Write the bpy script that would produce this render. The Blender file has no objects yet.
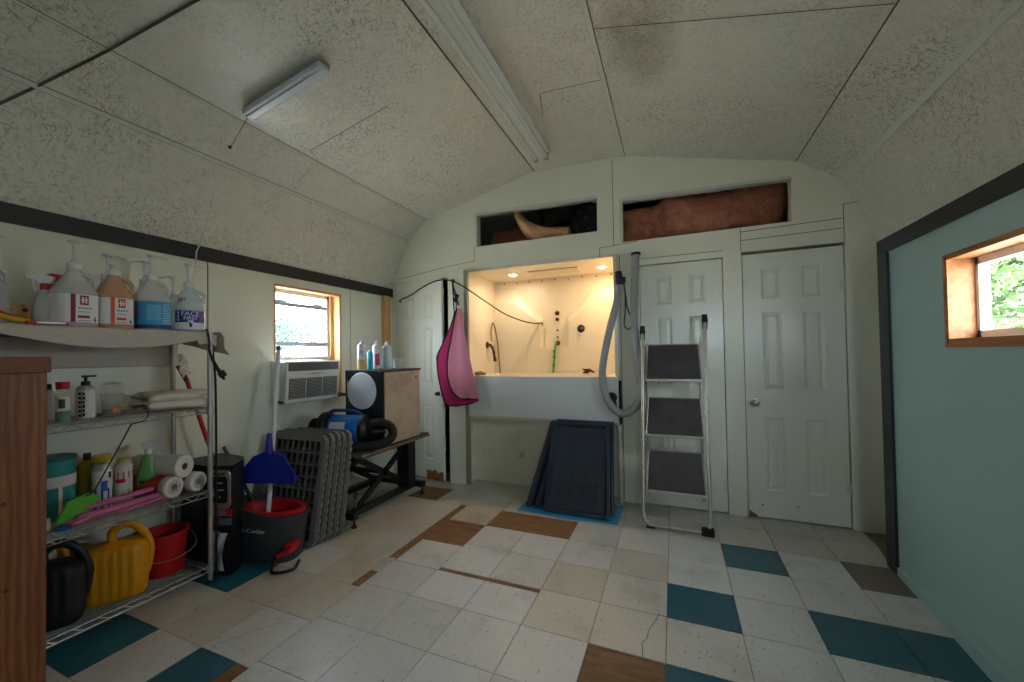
import bpy, bmesh, math, random
from mathutils import Vector, Matrix, noise, geometry
random.seed(7)
S = bpy.context.scene
COL = S.collection
PI = math.pi

# ------------------------------------------------------------------ camera, world, sun, exposure
cd = bpy.data.cameras.new('camera'); cam = bpy.data.objects.new('camera', cd); COL.objects.link(cam)
yaw, pit, rol = -0.410, 0.0178, -0.0161
_f = Vector((math.sin(yaw)*math.cos(pit), math.cos(yaw)*math.cos(pit), math.sin(pit)))
_r = Vector((math.cos(yaw), -math.sin(yaw), 0)); _u = _r.cross(_f)
_r2 = _r*math.cos(rol) + _u*math.sin(rol); _u2 = -_r*math.sin(rol) + _u*math.cos(rol)
M = Matrix((_r2, _u2, -_f)).transposed().to_4x4(); M.translation = Vector((0, 0, 1.2297)); cam.matrix_world = M
cd.sensor_width = 36; cd.lens = 403.735/1024*36; cd.shift_x = 14.06/1024; cd.shift_y = 6.96/1024
cd.clip_start = 0.05; cd.clip_end = 200
S.camera = cam

w = bpy.data.worlds.new('sky'); S.world = w; w.use_nodes = True
bg = w.node_tree.nodes['Background']; bg.inputs[0].default_value = (0.76, 0.89, 1.0, 1); bg.inputs[1].default_value = 20.0
sd = bpy.data.lights.new('sun', 'SUN'); sd.energy = 55.0; sd.angle = 0.01; sd.color = (1, .95, .86)
so = bpy.data.objects.new('sun', sd); COL.objects.link(so); so.rotation_euler = (math.radians(-38), math.radians(12), 0)
def portal(loc, rot, sx, sy):
    l = bpy.data.lights.new('portal', 'AREA'); l.shape = 'RECTANGLE'; l.size = sx; l.size_y = sy; l.cycles.is_portal = True
    o = bpy.data.objects.new('window_portal', l); COL.objects.link(o); o.location = loc; o.rotation_euler = rot
portal((-2.93, 2.44, 1.51), (0, -PI/2, 0), .56, .62)
portal((1.28, 1.99, 1.434), (0, PI/2, 0), .36, .74)
portal((0.65, -1.98, 1.6), (PI/2, 0, 0), .45, .5)
S.view_settings.view_transform = 'Standard'; S.view_settings.look = 'None'
S.view_settings.exposure = 0.28; S.view_settings.gamma = 1.0; S.view_settings.use_curve_mapping = False

# ------------------------------------------------------------------ materials
def lin(c): return tuple(((v/255)/12.92 if v <= 10 else ((v/255+.055)/1.055)**2.4) for v in c) + (1,)
_mats = {}
class N:
    def __init__(s, m): s.m = m; s.t = m.node_tree; s.b = s.t.nodes['Principled BSDF']
    def n(s, t, **k):
        x = s.t.nodes.new(t)
        for a, v in k.items(): setattr(x, a, v)
        return x
    def l(s, a, b): s.t.links.new(a, b)
    def noise(s, scale, detail=4, vec=None, rough=.6):
        x = s.n('ShaderNodeTexNoise'); x.inputs['Scale'].default_value = scale; x.inputs['Detail'].default_value = detail; x.inputs['Roughness'].default_value = rough
        if vec: s.l(vec, x.inputs['Vector'])
        return x.outputs['Fac']
    def coord(s, sc=(1, 1, 1), rot=(0, 0, 0), kind='Object'):
        c = s.n('ShaderNodeTexCoord'); m = s.n('ShaderNodeMapping'); m.inputs['Scale'].default_value = sc; m.inputs['Rotation'].default_value = rot
        s.l(c.outputs[kind], m.inputs['Vector']); return m.outputs['Vector']
    def streak(s, sc, ang, kind='Object'):
        c = s.n('ShaderNodeTexCoord'); m = s.n('ShaderNodeMapping', vector_type='TEXTURE')
        m.inputs['Scale'].default_value = tuple(1/v for v in sc); m.inputs['Rotation'].default_value = (0, 0, ang)
        s.l(c.outputs[kind], m.inputs['Vector']); return m.outputs['Vector']
    def ramp(s, fac, stops):
        r = s.n('ShaderNodeValToRGB'); e = r.color_ramp.elements
        while len(e) < len(stops): e.new(.5)
        for i, (p, c) in enumerate(stops): e[i].position = p; e[i].color = c
        s.l(fac, r.inputs['Fac']); return r.outputs['Color']
    def mix(s, fac, a, b, mode='MIX'):
        x = s.n('ShaderNodeMixRGB', blend_type=mode)
        for i, v in ((0, fac), (1, a), (2, b)):
            if isinstance(v, (int, float)): x.inputs[i].default_value = v
            elif isinstance(v, tuple): x.inputs[i].default_value = v
            else: s.l(v, x.inputs[i])
        return x.outputs[0]
    def bump(s, h, st=.3, d=.01):
        b = s.n('ShaderNodeBump'); b.inputs['Strength'].default_value = st; b.inputs['Distance'].default_value = d
        s.l(h, b.inputs['Height']); s.l(b.outputs[0], s.b.inputs['Normal'])
def W(v): return (v, v, v, 1)
def mat(name, col, rough=.5, metal=0, var=.12, scale=18, bump=0, spec=.5, trans=0, emit=None, est=0, coat=0):
    if name in _mats: return _mats[name]
    m = bpy.data.materials.new(name); m.use_nodes = True; n = N(m); b = n.b
    c = lin(col); f = n.noise(scale, 4, n.coord())
    n.l(n.mix(f, tuple(x*(1-var) for x in c[:3])+(1,), tuple(min(1, x*(1+var)) for x in c[:3])+(1,)), b.inputs['Base Color'])
    b.inputs['Roughness'].default_value = rough; b.inputs['Metallic'].default_value = metal
    b.inputs['Specular IOR Level'].default_value = spec; b.inputs['Transmission Weight'].default_value = trans
    b.inputs['Coat Weight'].default_value = coat
    if emit: b.inputs['Emission Color'].default_value = lin(emit); b.inputs['Emission Strength'].default_value = est
    if bump: n.bump(n.noise(scale*4, 3, n.coord()), bump, .004)
    _mats[name] = m; return m
def nmat(name, fn):
    m = bpy.data.materials.new(name); m.use_nodes = True; fn(N(m)); _mats[name] = m; return m
def clear(name, col, alpha, rough=.25):
    m = bpy.data.materials.new(name); m.use_nodes = True; n = N(m)
    n.b.inputs['Base Color'].default_value = lin(col); n.b.inputs['Roughness'].default_value = rough
    tr = n.n('ShaderNodeBsdfTransparent'); mx = n.n('ShaderNodeMixShader'); f = n.noise(9, 2, n.coord())
    mr = n.n('ShaderNodeMapRange'); mr.inputs[3].default_value = alpha-.04; mr.inputs[4].default_value = alpha+.04
    n.l(f, mr.inputs[0]); n.l(mr.outputs[0], mx.inputs[0]); n.l(tr.outputs[0], mx.inputs[1]); n.l(n.b.outputs[0], mx.inputs[2])
    n.l(mx.outputs[0], n.t.nodes['Material Output'].inputs['Surface']); _mats[name] = m; return m

def _paint(n):
    v = n.coord(); big = n.noise(1.3, 5, v); sm = n.noise(14, 4, v)
    c = n.mix(big, lin((228, 229, 211)), lin((240, 240, 224)))
    d = n.ramp(n.noise(2.2, 8, v, .7), [(0, W(0)), (.66, W(0)), (.80, W(.35))])
    c = n.mix(d, c, lin((170, 160, 128)))
    n.l(c, n.b.inputs['Base Color']); n.b.inputs['Roughness'].default_value = .36
    n.bump(n.mix(.5, sm, n.noise(90, 2, v)), .12, .004)
WALL = nmat('wall_paint', _paint)
def _paint2(n):
    v = n.coord(); big = n.noise(1.3, 5, v)
    c = n.mix(big, lin((152, 184, 180)), lin((163, 194, 190)))
    n.l(c, n.b.inputs['Base Color']); n.b.inputs['Roughness'].default_value = .33
    n.bump(n.noise(70, 2, v), .08, .004)
WALLR = nmat('wall_paint_cool', _paint2)
def _osb(n):
    v = n.coord(kind='UV'); outs = []
    for i, (rz, sc) in enumerate(((.3, (24, 84, 20)), (1.2, (27, 90, 20)), (2.1, (22, 78, 20)), (2.8, (32, 104, 20)))):
        f = n.noise(1.0, 3, n.streak(sc, rz, 'UV'), .6)
        outs.append(n.ramp(f, [(0, W(0)), (.585, W(0)), (.64, W(1)), (1, W(1))]))
    s = outs[0]
    for o in outs[1:]: s = n.mix(1, s, o, 'LIGHTEN')
    patch = n.ramp(n.noise(1.1, 5, v, .6), [(0, W(.10)), (.42, W(.22)), (.60, W(.95))])
    f2 = n.ramp(n.noise(6, 4, v, .6), [(.35, W(.25)), (.65, W(1))])
    sp = n.mix(1, n.mix(1, s, patch, 'MULTIPLY'), f2, 'MULTIPLY')
    c = n.mix(n.noise(.9, 5, v), lin((222, 221, 209)), lin((236, 235, 225)))
    c = n.mix(n.ramp(n.noise(9, 5, v, .7), [(.4, W(0)), (.8, W(.22))]), c, lin((176, 172, 154)))
    c = n.mix(n.mix(1, sp, W(.8), 'MULTIPLY'), c, lin((100, 92, 70)))
    co = n.n('ShaderNodeTexCoord'); mp = n.n('ShaderNodeMapping'); mp.inputs['Location'].default_value = (.13*4.2, -2.12*1.9, -2.84*1.0); mp.inputs['Scale'].default_value = (4.2, 1.9, 1)
    n.l(co.outputs['Object'], mp.inputs['Vector']); ln = n.n('ShaderNodeVectorMath', operation='LENGTH'); n.l(mp.outputs[0], ln.inputs[0])
    st = n.ramp(ln.outputs['Value'], [(0, W(1)), (.35, W(.75)), (.95, W(0))]); c = n.mix(n.mix(1, st, n.noise(7, 4, v), 'MULTIPLY'), c, lin((64, 58, 46)))
    n.l(c, n.b.inputs['Base Color']); n.b.inputs['Roughness'].default_value = .40; n.b.inputs['Specular IOR Level'].default_value = .7
    n.bump(n.mix(.5, s, n.noise(60, 4, v)), .6, .006); n.b.inputs['Coat Weight'].default_value = .6; n.b.inputs['Coat Roughness'].default_value = .27
    n.l(n.b.inputs['Normal'].links[0].from_socket, n.b.inputs['Coat Normal'])
OSB = nmat('painted_strand_board', _osb)
def _tile(n, a, b, fleck=.75):
    at = n.n('ShaderNodeAttribute', attribute_name='tint'); v = n.coord()
    c = n.mix(at.outputs['Fac'], lin(a), lin(b))
    f = n.noise(1, 2, n.streak((110, 32, 1), -.45), .5)
    fl = n.ramp(f, [(0, W(0)), (.655, W(0)), (.70, W(fleck)), (1, W(fleck))])
    c = n.mix(fl, c, lin((112, 98, 80)))
    d = n.ramp(n.noise(3.1, 7, v, .7), [(0, W(0)), (.52, W(.05)), (.75, W(.5))])
    c = n.mix(d, c, lin((128, 114, 92)))
    n.l(c, n.b.inputs['Base Color'])
    r = n.n('ShaderNodeMapRange'); r.inputs[3].default_value = .22; r.inputs[4].default_value = .5; n.l(n.noise(6, 5, v), r.inputs[0]); n.l(r.outputs[0], n.b.inputs['Roughness'])
    n.bump(n.noise(60, 3, v), .06, .003)
TW = nmat('vinyl_tile_pale', lambda n: _tile(n, (202, 203, 203), (216, 218, 219)))
TB = nmat('vinyl_tile_beige', lambda n: _tile(n, (196, 191, 181), (206, 202, 193)))
TG = nmat('vinyl_tile_teal', lambda n: _tile(n, (28, 104, 124), (22, 90, 108), .12))
TD = nmat('vinyl_tile_dirty', lambda n: _tile(n, (120, 108, 92), (96, 84, 70), .5))
def _wood(n, a, b, sc=(26, 26, 1.6), rough=.55, bump=.2):
    v = n.coord(sc); f = n.noise(1, 6, v, .6); wv = n.noise(3.1, 3, n.coord(tuple(x*.55 for x in sc)))
    c = n.mix(n.ramp(f, [(.3, W(0)), (.68, W(1))]), lin(a), lin(b)); c = n.mix(n.ramp(wv, [(.45, W(0)), (.7, W(.4))]), c, lin(tuple(x*.55 for x in a)))
    n.l(c, n.b.inputs['Base Color']); n.b.inputs['Roughness'].default_value = rough; n.bump(f, bump, .003)
SUB = nmat('bare_subfloor', lambda n: _wood(n, (122, 88, 58), (150, 114, 78), (5, 22, 4), .75))
def _post(n):
    d = n.coord((1, 1, .12)); nz = n.noise(2.2, 3, d)
    mpv = n.n('ShaderNodeMath', operation='MULTIPLY'); mpv.inputs[1].default_value = 1.0; n.l(nz, mpv.inputs[0])
    wv = n.n('ShaderNodeTexWave', wave_type='BANDS', bands_direction='Y'); wv.inputs['Scale'].default_value = 17; wv.inputs['Distortion'].default_value = 11; wv.inputs['Detail'].default_value = 3; wv.inputs['Detail Scale'].default_value = .8
    n.l(n.coord((1, 1, .16)), wv.inputs['Vector'])
    c = n.mix(wv.outputs['Fac'], lin((132, 70, 28)), lin((170, 104, 46))); c = n.mix(n.noise(40, 4, n.coord((1, 1, .05))), c, lin((92, 44, 18)))
    n.l(c, n.b.inputs['Base Color']); n.b.inputs['Roughness'].default_value = .5; n.bump(wv.outputs['Fac'], .12, .002)
POST = nmat('stained_pine', _post)
PINE = nmat('raw_pine', lambda n: _wood(n, (206, 150, 92), (232, 184, 128)))
PINED = nmat('aged_pine', lambda n: _wood(n, (150, 92, 48), (190, 128, 76), (26, 3, 26)))
TAN = nmat('tan_laminate', lambda n: _wood(n, (178, 164, 148), (184, 170, 155), (3, 3, 3), .4, .03))
def _ins(n, a, b):
    v = n.coord(); f = n.noise(14, 8, v, .75); f2 = n.noise(60, 4, v)
    c = n.mix(n.ramp(f, [(.3, W(0)), (.7, W(1))]), lin(a), lin(b)); n.l(c, n.b.inputs['Base Color']); n.b.inputs['Roughness'].default_value = .9
    n.bump(n.mix(.5, f, f2), .9, .02)
INS = nmat('fibre_insulation', lambda n: _ins(n, (176, 104, 82), (220, 152, 124)))
INSL = nmat('kraft_paper_pale', lambda n: _ins(n, (214, 158, 120), (236, 190, 150)))
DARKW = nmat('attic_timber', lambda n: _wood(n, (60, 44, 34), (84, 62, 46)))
BLK = mat('black_trim', (34, 35, 38), .45)
WHT = mat('white_paint', (214, 218, 208), .4, var=.05)
DOORM = nmat('door_paint', lambda n: (n.l(n.mix(n.ramp(n.noise(2.4, 8, n.coord(), .7), [(0, W(0)), (.6, W(0)), (.85, W(.35))]), lin((236, 238, 226)), lin((190, 180, 154))), n.b.inputs['Base Color']), n.b.inputs['Roughness'].__setattr__('default_value', .24), n.bump(n.noise(30, 3, n.coord((1, 1, .3))), .07, .003)))
SEAM = mat('dark_seam', (64, 62, 52), .8)
CHR = mat('chrome', (190, 192, 195), .28, 1)
ALU = mat('brushed_aluminium', (188, 186, 180), .42, .85, var=.25, scale=30)
BPL = mat('black_plastic', (22, 23, 25), .42)
BRB = mat('black_rubber', (18, 18, 19), .7)
GRY = mat('grey_plastic', (104, 106, 108), .5)
GRD = mat('dark_grey_plastic', (60, 62, 66), .5)
HOSE = mat('grey_hose', (150, 152, 150), .5)
WPL = mat('white_plastic', (226, 228, 226), .4, var=.04)
RED = mat('red_plastic', (190, 18, 26), .4)
MILK = clear('milky_plastic', (236, 236, 232), .45)
CLR = clear('clear_plastic', (214, 218, 210), .22, .12)
GLASS = clear('window_glass', (235, 245, 250), .05, .03)
TUB = mat('tub_acrylic', (238, 228, 206), .42, var=.03, scale=3)
TUBF = mat('tub_front_paint', (214, 218, 214), .32, var=.05, scale=3)

# ------------------------------------------------------------------ mesh builder
class MB:
    def __init__(s): s.bm = bmesh.new(); s.tint = {}
    def _new(s, vs, fs, mi=0):
        v = [s.bm.verts.new(p) for p in vs]; out = []
        for f in fs:
            try: q = s.bm.faces.new([v[i] for i in f]); q.material_index = mi; out.append(q)
            except ValueError: pass
        return out
    def box(s, lo, hi, mi=0, bev=0, rot=None, piv=None):
        x0, y0, z0 = lo; x1, y1, z1 = hi
        P = [Vector(p) for p in ((x0,y0,z0),(x1,y0,z0),(x1,y1,z0),(x0,y1,z0),(x0,y0,z1),(x1,y0,z1),(x1,y1,z1),(x0,y1,z1))]
        if rot is not None:
            c = Vector(piv) if piv is not None else (P[0]+P[6])/2; P = [c + rot @ (p-c) for p in P]
        fs = s._new(P, [(0,3,2,1),(4,5,6,7),(0,1,5,4),(1,2,6,5),(2,3,7,6),(3,0,4,7)], mi)
        if bev:
            es = list({e for f in fs for e in f.edges})
            r = bmesh.ops.bevel(s.bm, geom=es, offset=bev, segments=2, affect='EDGES', profile=.6)
            for f in r['faces']: f.material_index = mi
        return s
    def quad(s, a, b, c, d, mi=0): s._new([a, b, c, d], [(0, 1, 2, 3)], mi); return s
    def tube(s, pts, r, mi=0, seg=8, cap=True, closed=False):
        pts = [Vector(p) for p in pts]; n = len(pts); rr = r if isinstance(r, (list, tuple)) else [r]*n
        up = Vector((0, 0, 1)); rings = []; prev = None
        for i, p in enumerate(pts):
            if closed: t = pts[(i+1) % n]-pts[i-1]
            else: t = pts[min(i+1, n-1)]-pts[max(i-1, 0)]
            if t.length < 1e-9: t = Vector((0, 0, 1))
            t.normalize()
            if prev is None:
                a = t.cross(up)
                if a.length < .05: a = t.cross(Vector((1, 0, 0)))
            else:
                a = prev - t*prev.dot(t)
                if a.length < 1e-6: a = t.cross(up)
            a.normalize(); prev = a; b = t.cross(a)
            rings.append([p + (a*math.cos(2*PI*k/seg)+b*math.sin(2*PI*k/seg))*rr[i] for k in range(seg)])
        vs = [q for g in rings for q in g]; fs = []
        m = n if closed else n-1
        for i in range(m):
            j = (i+1) % n
            for k in range(seg): fs.append((i*seg+k, j*seg+k, j*seg+(k+1) % seg, i*seg+(k+1) % seg)[::-1])
        if cap and not closed: fs.append(tuple(range(seg))); fs.append(tuple((n-1)*seg+k for k in range(seg))[::-1])
        s._new(vs, fs, mi); return s
    def lathe(s, prof, c=(0, 0, 0), seg=24, mi=0, sx=1, sy=1, axis=None, sq=0):
        c = Vector(c); R = axis if axis is not None else Matrix.Identity(3); vs = []; fs = []; n = len(prof)
        for (r, z) in prof:
            for k in range(seg):
                a = 2*PI*k/seg; ca, sa = math.cos(a), math.sin(a)
                if sq: q = 1/((abs(ca)**(2+sq)+abs(sa)**(2+sq))**(1/(2+sq)))
                else: q = 1
                vs.append(c + R @ Vector((r*q*ca*sx, r*q*sa*sy, z)))
        for i in range(n-1):
            for k in range(seg): fs.append((i*seg+k, i*seg+(k+1) % seg, (i+1)*seg+(k+1) % seg, (i+1)*seg+k))
        fs.append(tuple(range(seg))[::-1]); fs.append(tuple((n-1)*seg+k for k in range(seg)))
        s._new(vs, fs, mi); return s
    def prism(s, outer, holes, f0, f1, mi=0):
        """outer/holes: 2-D loops; f0/f1 map (a,b) to 3-D near and far face"""
        loops = [outer]+list(holes); flat = [p for l in loops for p in l]
        tri = geometry.tessellate_polygon([[Vector((a, b, 0)) for a, b in l] for l in loops])
        s._new([f0(*p) for p in flat], [tuple(t) for t in tri], mi)
        s._new([f1(*p) for p in flat], [tuple(t)[::-1] for t in tri], mi)
        for l in loops:
            n = len(l); s._new([f0(*p) for p in l]+[f1(*p) for p in l], [(i, (i+1) % n, n+(i+1) % n, n+i) for i in range(n)], mi)
        return s
    def surf(s, f, nu, nv, off=None, mi=0):
        g = [[Vector(f(i/nu, j/nv)) for j in range(nv+1)] for i in range(nu+1)]; W_ = nv+1
        vs = [p for r in g for p in r]; fs = [(i*W_+j, (i+1)*W_+j, (i+1)*W_+j+1, i*W_+j+1) for i in range(nu) for j in range(nv)]
        if off is None: s._new(vs, fs, mi); return s
        off = Vector(off); k = len(vs); vs += [p+off for p in vs]
        fs += [tuple(x+k for x in q)[::-1] for q in fs[:]]
        rim = [i*W_ for i in range(nu)] + [nu*W_+j for j in range(nv)] + [i*W_+nv for i in range(nu, 0, -1)] + [j for j in range(nv, 0, -1)]
        for a in range(len(rim)):
            b = (a+1) % len(rim); fs.append((rim[a], rim[b], rim[b]+k, rim[a]+k))
        s._new(vs, fs, mi); return s
    def text(s, txt, size, o, right, up, mi=0, ext=.0006, align='CENTER', bend=None):
        cu = bpy.data.curves.new('t', 'FONT'); cu.body = txt; cu.size = size; cu.align_x = align; cu.align_y = 'CENTER'; cu.extrude = ext; cu.resolution_u = 3
        ob = bpy.data.objects.new('t', cu); COL.objects.link(ob); dg = bpy.context.evaluated_depsgraph_get(); me = ob.evaluated_get(dg).to_mesh()
        o = Vector(o); right = Vector(right); up = Vector(up); nn = right.cross(up); vs = []
        for v in me.vertices:
            x, y, z = v.co
            vs.append(bend(x, y, z) if bend else o+right*x+up*y+nn*z)
        fs = [tuple(p.vertices) for p in me.polygons]; ob.evaluated_get(dg).to_mesh_clear()
        s._new(vs, fs, mi); bpy.data.objects.remove(ob); bpy.data.curves.remove(cu); return s
    def patch(s, c, r, a0, a1, z0, z1, mi=0, n=10, sx=1, sy=1):
        c = Vector(c); f = lambda u, v: c + Vector((r*sx*math.cos(a0+(a1-a0)*u), r*sy*math.sin(a0+(a1-a0)*u), z0+(z1-z0)*v))
        return s.surf(f, n, 1, None, mi)
    def build(s, name, mats, parent=None, world=False, smooth=True, ang=35):
        if not isinstance(mats, (list, tuple)): mats = [mats]
        if world and parent is not None:
            off = Vector((0, 0, 0)); p = parent
            while p: off += p.location; p = p.parent
            bmesh.ops.translate(s.bm, verts=s.bm.verts, vec=-off)
        bmesh.ops.recalc_face_normals(s.bm, faces=s.bm.faces)
        me = bpy.data.meshes.new(name); s.bm.to_mesh(me); s.bm.free()
        for m in mats: me.materials.append(m)
        if smooth:
            for p in me.polygons: p.use_smooth = True
            me.set_sharp_from_angle(angle=math.radians(ang))
        o = bpy.data.objects.new(name, me); COL.objects.link(o)
        if parent is not None: o.parent = parent
        return o
def tag(o, label=None, cat=None, group=None, kind=None):
    if label: o['label'] = label
    if cat: o['category'] = cat
    if group: o['group'] = group
    if kind: o['kind'] = kind
    return o
def thing(name, label, cat, loc=(0, 0, 0), rz=0, group=None):
    o = bpy.data.objects.new(name, None); COL.objects.link(o); o.empty_display_size = .1
    o.location = loc; o.rotation_euler = (0, 0, rz); return tag(o, label, cat, group)
def struct(o, label=None): return tag(o, label, kind='structure')
def spline(pts, n=8):
    P = [Vector(p) for p in pts]; out = []
    for i in range(len(P)-1):
        a = P[max(i-1, 0)]; b = P[i]; c = P[i+1]; d = P[min(i+2, len(P)-1)]
        for k in range(n):
            t = k/n; out.append(.5*((2*b)+(c-a)*t+(2*a-5*b+4*c-d)*t*t+(3*b-a-3*c+d)*t**3))
    return out+[P[-1]]
def Rz(a): return Matrix.Rotation(a, 3, 'Z')
def Rx(a): return Matrix.Rotation(a, 3, 'X')
def Ry(a): return Matrix.Rotation(a, 3, 'Y')

# ------------------------------------------------------------------ setting: floor
T = .3048; X0 = -.055; Y0 = 2.351; YB = 3.50; XL = -2.75; XR = 1.285
def fx(c): return X0+c*T
def fy(r): return Y0-r*T
def edge(y): return 1.14 if y > 3.0 else 1.095
m = MB()
m.box((XL-.05, -1.9, -.02), (.9, 3.74, -.006), 0)
m.box((.9, -1.9, -.02), (1.31, 3.74, -.006), 4); m.box((XL-.05, 3.74, -.02), (1.31, 4.95, -.006), 4)
MI = dict(b=1, w=2, t=3, d=4)
tint = m.bm.faces.layers.float.new('tint_f')
def tilepoly(c0, c1, r0, r1, k, z=0.0, th=.006, jit=0):
    g = .0017
    x0, x1 = fx(c0)+g, fx(c1)-g; ya, yb = fy(r1)+g, fy(r0)-g
    ya = max(ya, -1.85); yb = min(yb, 3.72)
    if yb-ya < .01: return
    x0 = max(x0, XL+.002)
    xa, xb = min(x1, edge(ya)), min(x1, edge(yb))
    if xa-x0 < .01: return
    P = [(x0, ya), (xa, ya), (xb, yb), (x0, yb)]
    if jit:
        cx, cy = (x0+xa)/2, (ya+yb)/2; P = [(cx+(x-cx)*math.cos(jit)-(y-cy)*math.sin(jit), cy+(x-cx)*math.sin(jit)+(y-cy)*math.cos(jit)) for x, y in P]
    fs = m._new([(x, y, z-th) for x, y in P]+[(x, y, z) for x, y in P], [(0,3,2,1),(4,5,6,7),(0,1,5,4),(1,2,6,5),(2,3,7,6),(3,0,4,7)], MI[k])
    t = random.random()
    for f in fs: f[tint] = t
for c in range(-10, 4):
    for r in range(-5, 15):
        sh = .13 if (c <= -6 and r >= 1) else 0
        c0, c1, r0, r1 = c, c+1, r+sh, r+1+sh
        k = 'w'
        if c >= -2 and (c, r) in ((-2, 0), (-2, 1), (-1, 0), (-1, 1), (-1, -1), (0, 1), (-2, -3), (-3, -3)): k = 'b'
        if c <= -6 and r <= 5: k = 'b' if (c+r) % 3 else 'w'
        if c <= -5 and r <= -2: k = 'b'
        if r <= -3: k = 'b' if c < 2 else 'b'
        if (c, r) in ((1, -2), (0, 0), (2, 0), (3, 0), (0, 2), (-8, 2), (-8, 4), (-6, 4), (3, 4), (1, 5), (2, 8), (0, 7), (-4, 7)): k = 't'
        if (c, r) in ((3, -2), ): k = 'd'
        if (c, r) in ((-7, -3), (-5, -1), (-4, -2), (-3, -2), (-1, 2)): continue
        if c == -6:
            c1 = -5.2 if r <= 3 else -5.26
            if r in (2, 3): c1 = -5.0
            if r < -2: c1 = -5
        if (c, r) == (-5, 0): tilepoly(-4.97, -3.99, .16, 1.14, 'w', .003, .006, .01); continue
        if c in (-5, -4, -3) and r == 1: r0 = 1.13
        if c <= -6 and r == 0: r1 = 1.13
        if c in (-4, -3) and r == 0: r1 = 1.02
        tilepoly(c0, c1, r0, r1, k)
tilepoly(-5.19, -5.0, 1.06, 1.6, 'b', 0)
# cracks and lifting edges
def crack(pts, wd=.003):
    for a, b in zip(pts, pts[1:]):
        a = Vector((fx(a[0]), fy(a[1]), .0006)); b = Vector((fx(b[0]), fy(b[1]), .0006)); d = (b-a).normalized(); s_ = Vector((-d.y, d.x, 0))*wd/2
        m.quad(a-s_, b-s_, b+s_, a+s_, 5)
crack([(-.02, .99), (-.11, .96), (-.17, 1.2), (-.24, 1.42), (-.25, 1.6), (-.31, 1.72), (-.28, 2.0)])
crack([(-1.02, -.98), (-1.22, -1.02), (-1.27, -.9)], .003); crack([(-5.26, 3.11), (-5.6, 3.6), (-5.9, 4.08)], .002)
lay = m.bm.faces.layers.float['tint_f']
vals = None
m.bm.faces.ensure_lookup_table()
floor = None
def finish_floor():
    global floor
    floor = m.build('floor', [SUB, TB, TW, TG, TD, SEAM], smooth=False); me = floor.data
    a = me.attributes.new('tint', 'FLOAT', 'CORNER'); src = me.attributes['tint_f'].data; i = 0
    for p in me.polygons:
        for li in p.loop_indices: a.data[li].value = src[p.index].value
    struct(floor, 'floor of worn pale square tiles with teal ones and gaps of bare wood')
finish_floor()

# ------------------------------------------------------------------ walls and ceiling
PROF = [(-2.75, 1.95), (-2.645, 2.23), (-2.53, 2.44), (-2.305, 2.632), (-1.13, 2.905), (-.35, 2.885), (.836, 2.59), (1.10, 2.40), (1.285, 1.95)]
YF, YE = -1.85, 4.9
m = MB()
outer = [(YF, -.32), (YE, -.32), (YE, 1.97), (YF, 1.97)]
m.prism(outer, [[(2.11, .90), (2.775, .90), (2.775, 1.80), (2.11, 1.80)]], lambda a, b: (XL, a, b), lambda a, b: (XL-.14, a, b))
m.box((XL, 1.637, 0), (XL+.0015, 1.643, 1.86), 1); m.box((XL, 2.893, 0), (XL+.001, 2.896, 1.86), 1)
struct(m.build('wall_left', [WALL, SEAM], smooth=False), 'pale green-grey panelled wall with the window and air conditioner')
XW = 1.10; WY0, WY1, WZ0, WZ1 = 1.598, 2.392, 1.243, 1.625
m = MB(); m.prism([(YF, -.05), (2.985, -.05), (2.985, 1.80), (YF, 1.80)], [[(WY0, WZ0), (WY1, WZ0), (WY1, WZ1), (WY0, WZ1)]], lambda a, b: (XW, a, b), lambda a, b: (XW+.11, a, b))
m.box((XW+.002, YF, 1.78), (XR+.02, 2.985, 1.80))
struct(m.build('wall_right', [WALLR], smooth=False), 'smooth blue-green painted wall with the small window')
m = MB()
m.box((XR, 2.96, -.05), (XR+.03, YE, 1.97)); m.box((XR, YF, 1.78), (XR+.03, 2.97, 1.97))
struct(m.build('wall_right_recess', WALL, smooth=False), 'narrow strip of outer wall behind the end of the right wall')
m = MB(); P = [(1.096, 2.984, .036), (1.090, 2.9, .038), (1.048, 2.1, .064), (1.02, 1.4, .075), (1.0, YF, .08)]
for (xa, ya, za), (xb, yb, zb) in zip(P, P[1:]):
    m._new([(xa, ya, -.005), (XW, ya, -.005), (XW, ya, za+.004), (xa, ya, za), (xb, yb, -.005), (XW, yb, -.005), (XW, yb, zb+.004), (xb, yb, zb)], [(0,1,2,3), (7,6,5,4), (0,4,5,1), (1,5,6,2), (2,6,7,3), (3,7,4,0)])
struct(m.build('baseboard_right', WALLR, smooth=False), 'low painted baseboard along the right wall')
# front wall (behind the camera) with an open doorway
gl = [(XL-.14, -.32), (XR+.14, -.32), (XR+.14, 1.97)]+[(x, z+.02) for x, z in PROF[::-1]]+[(XL-.14, 1.97)]
m = MB(); m.prism(gl, [[(.43, 1.35), (.87, 1.35), (.87, 1.85), (.43, 1.85)]], lambda a, b: (a, YF, b), lambda a, b: (a, YF-.12, b))
struct(m.build('wall_front', WALL, smooth=False), 'wall behind the camera with a wide window opening')
m = MB(); m.prism(gl, [], lambda a, b: (a, YE, b), lambda a, b: (a, YE+.1, b)); struct(m.build('wall_rear', DARKW, smooth=False), 'far outer wall behind the closets and attic')
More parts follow.
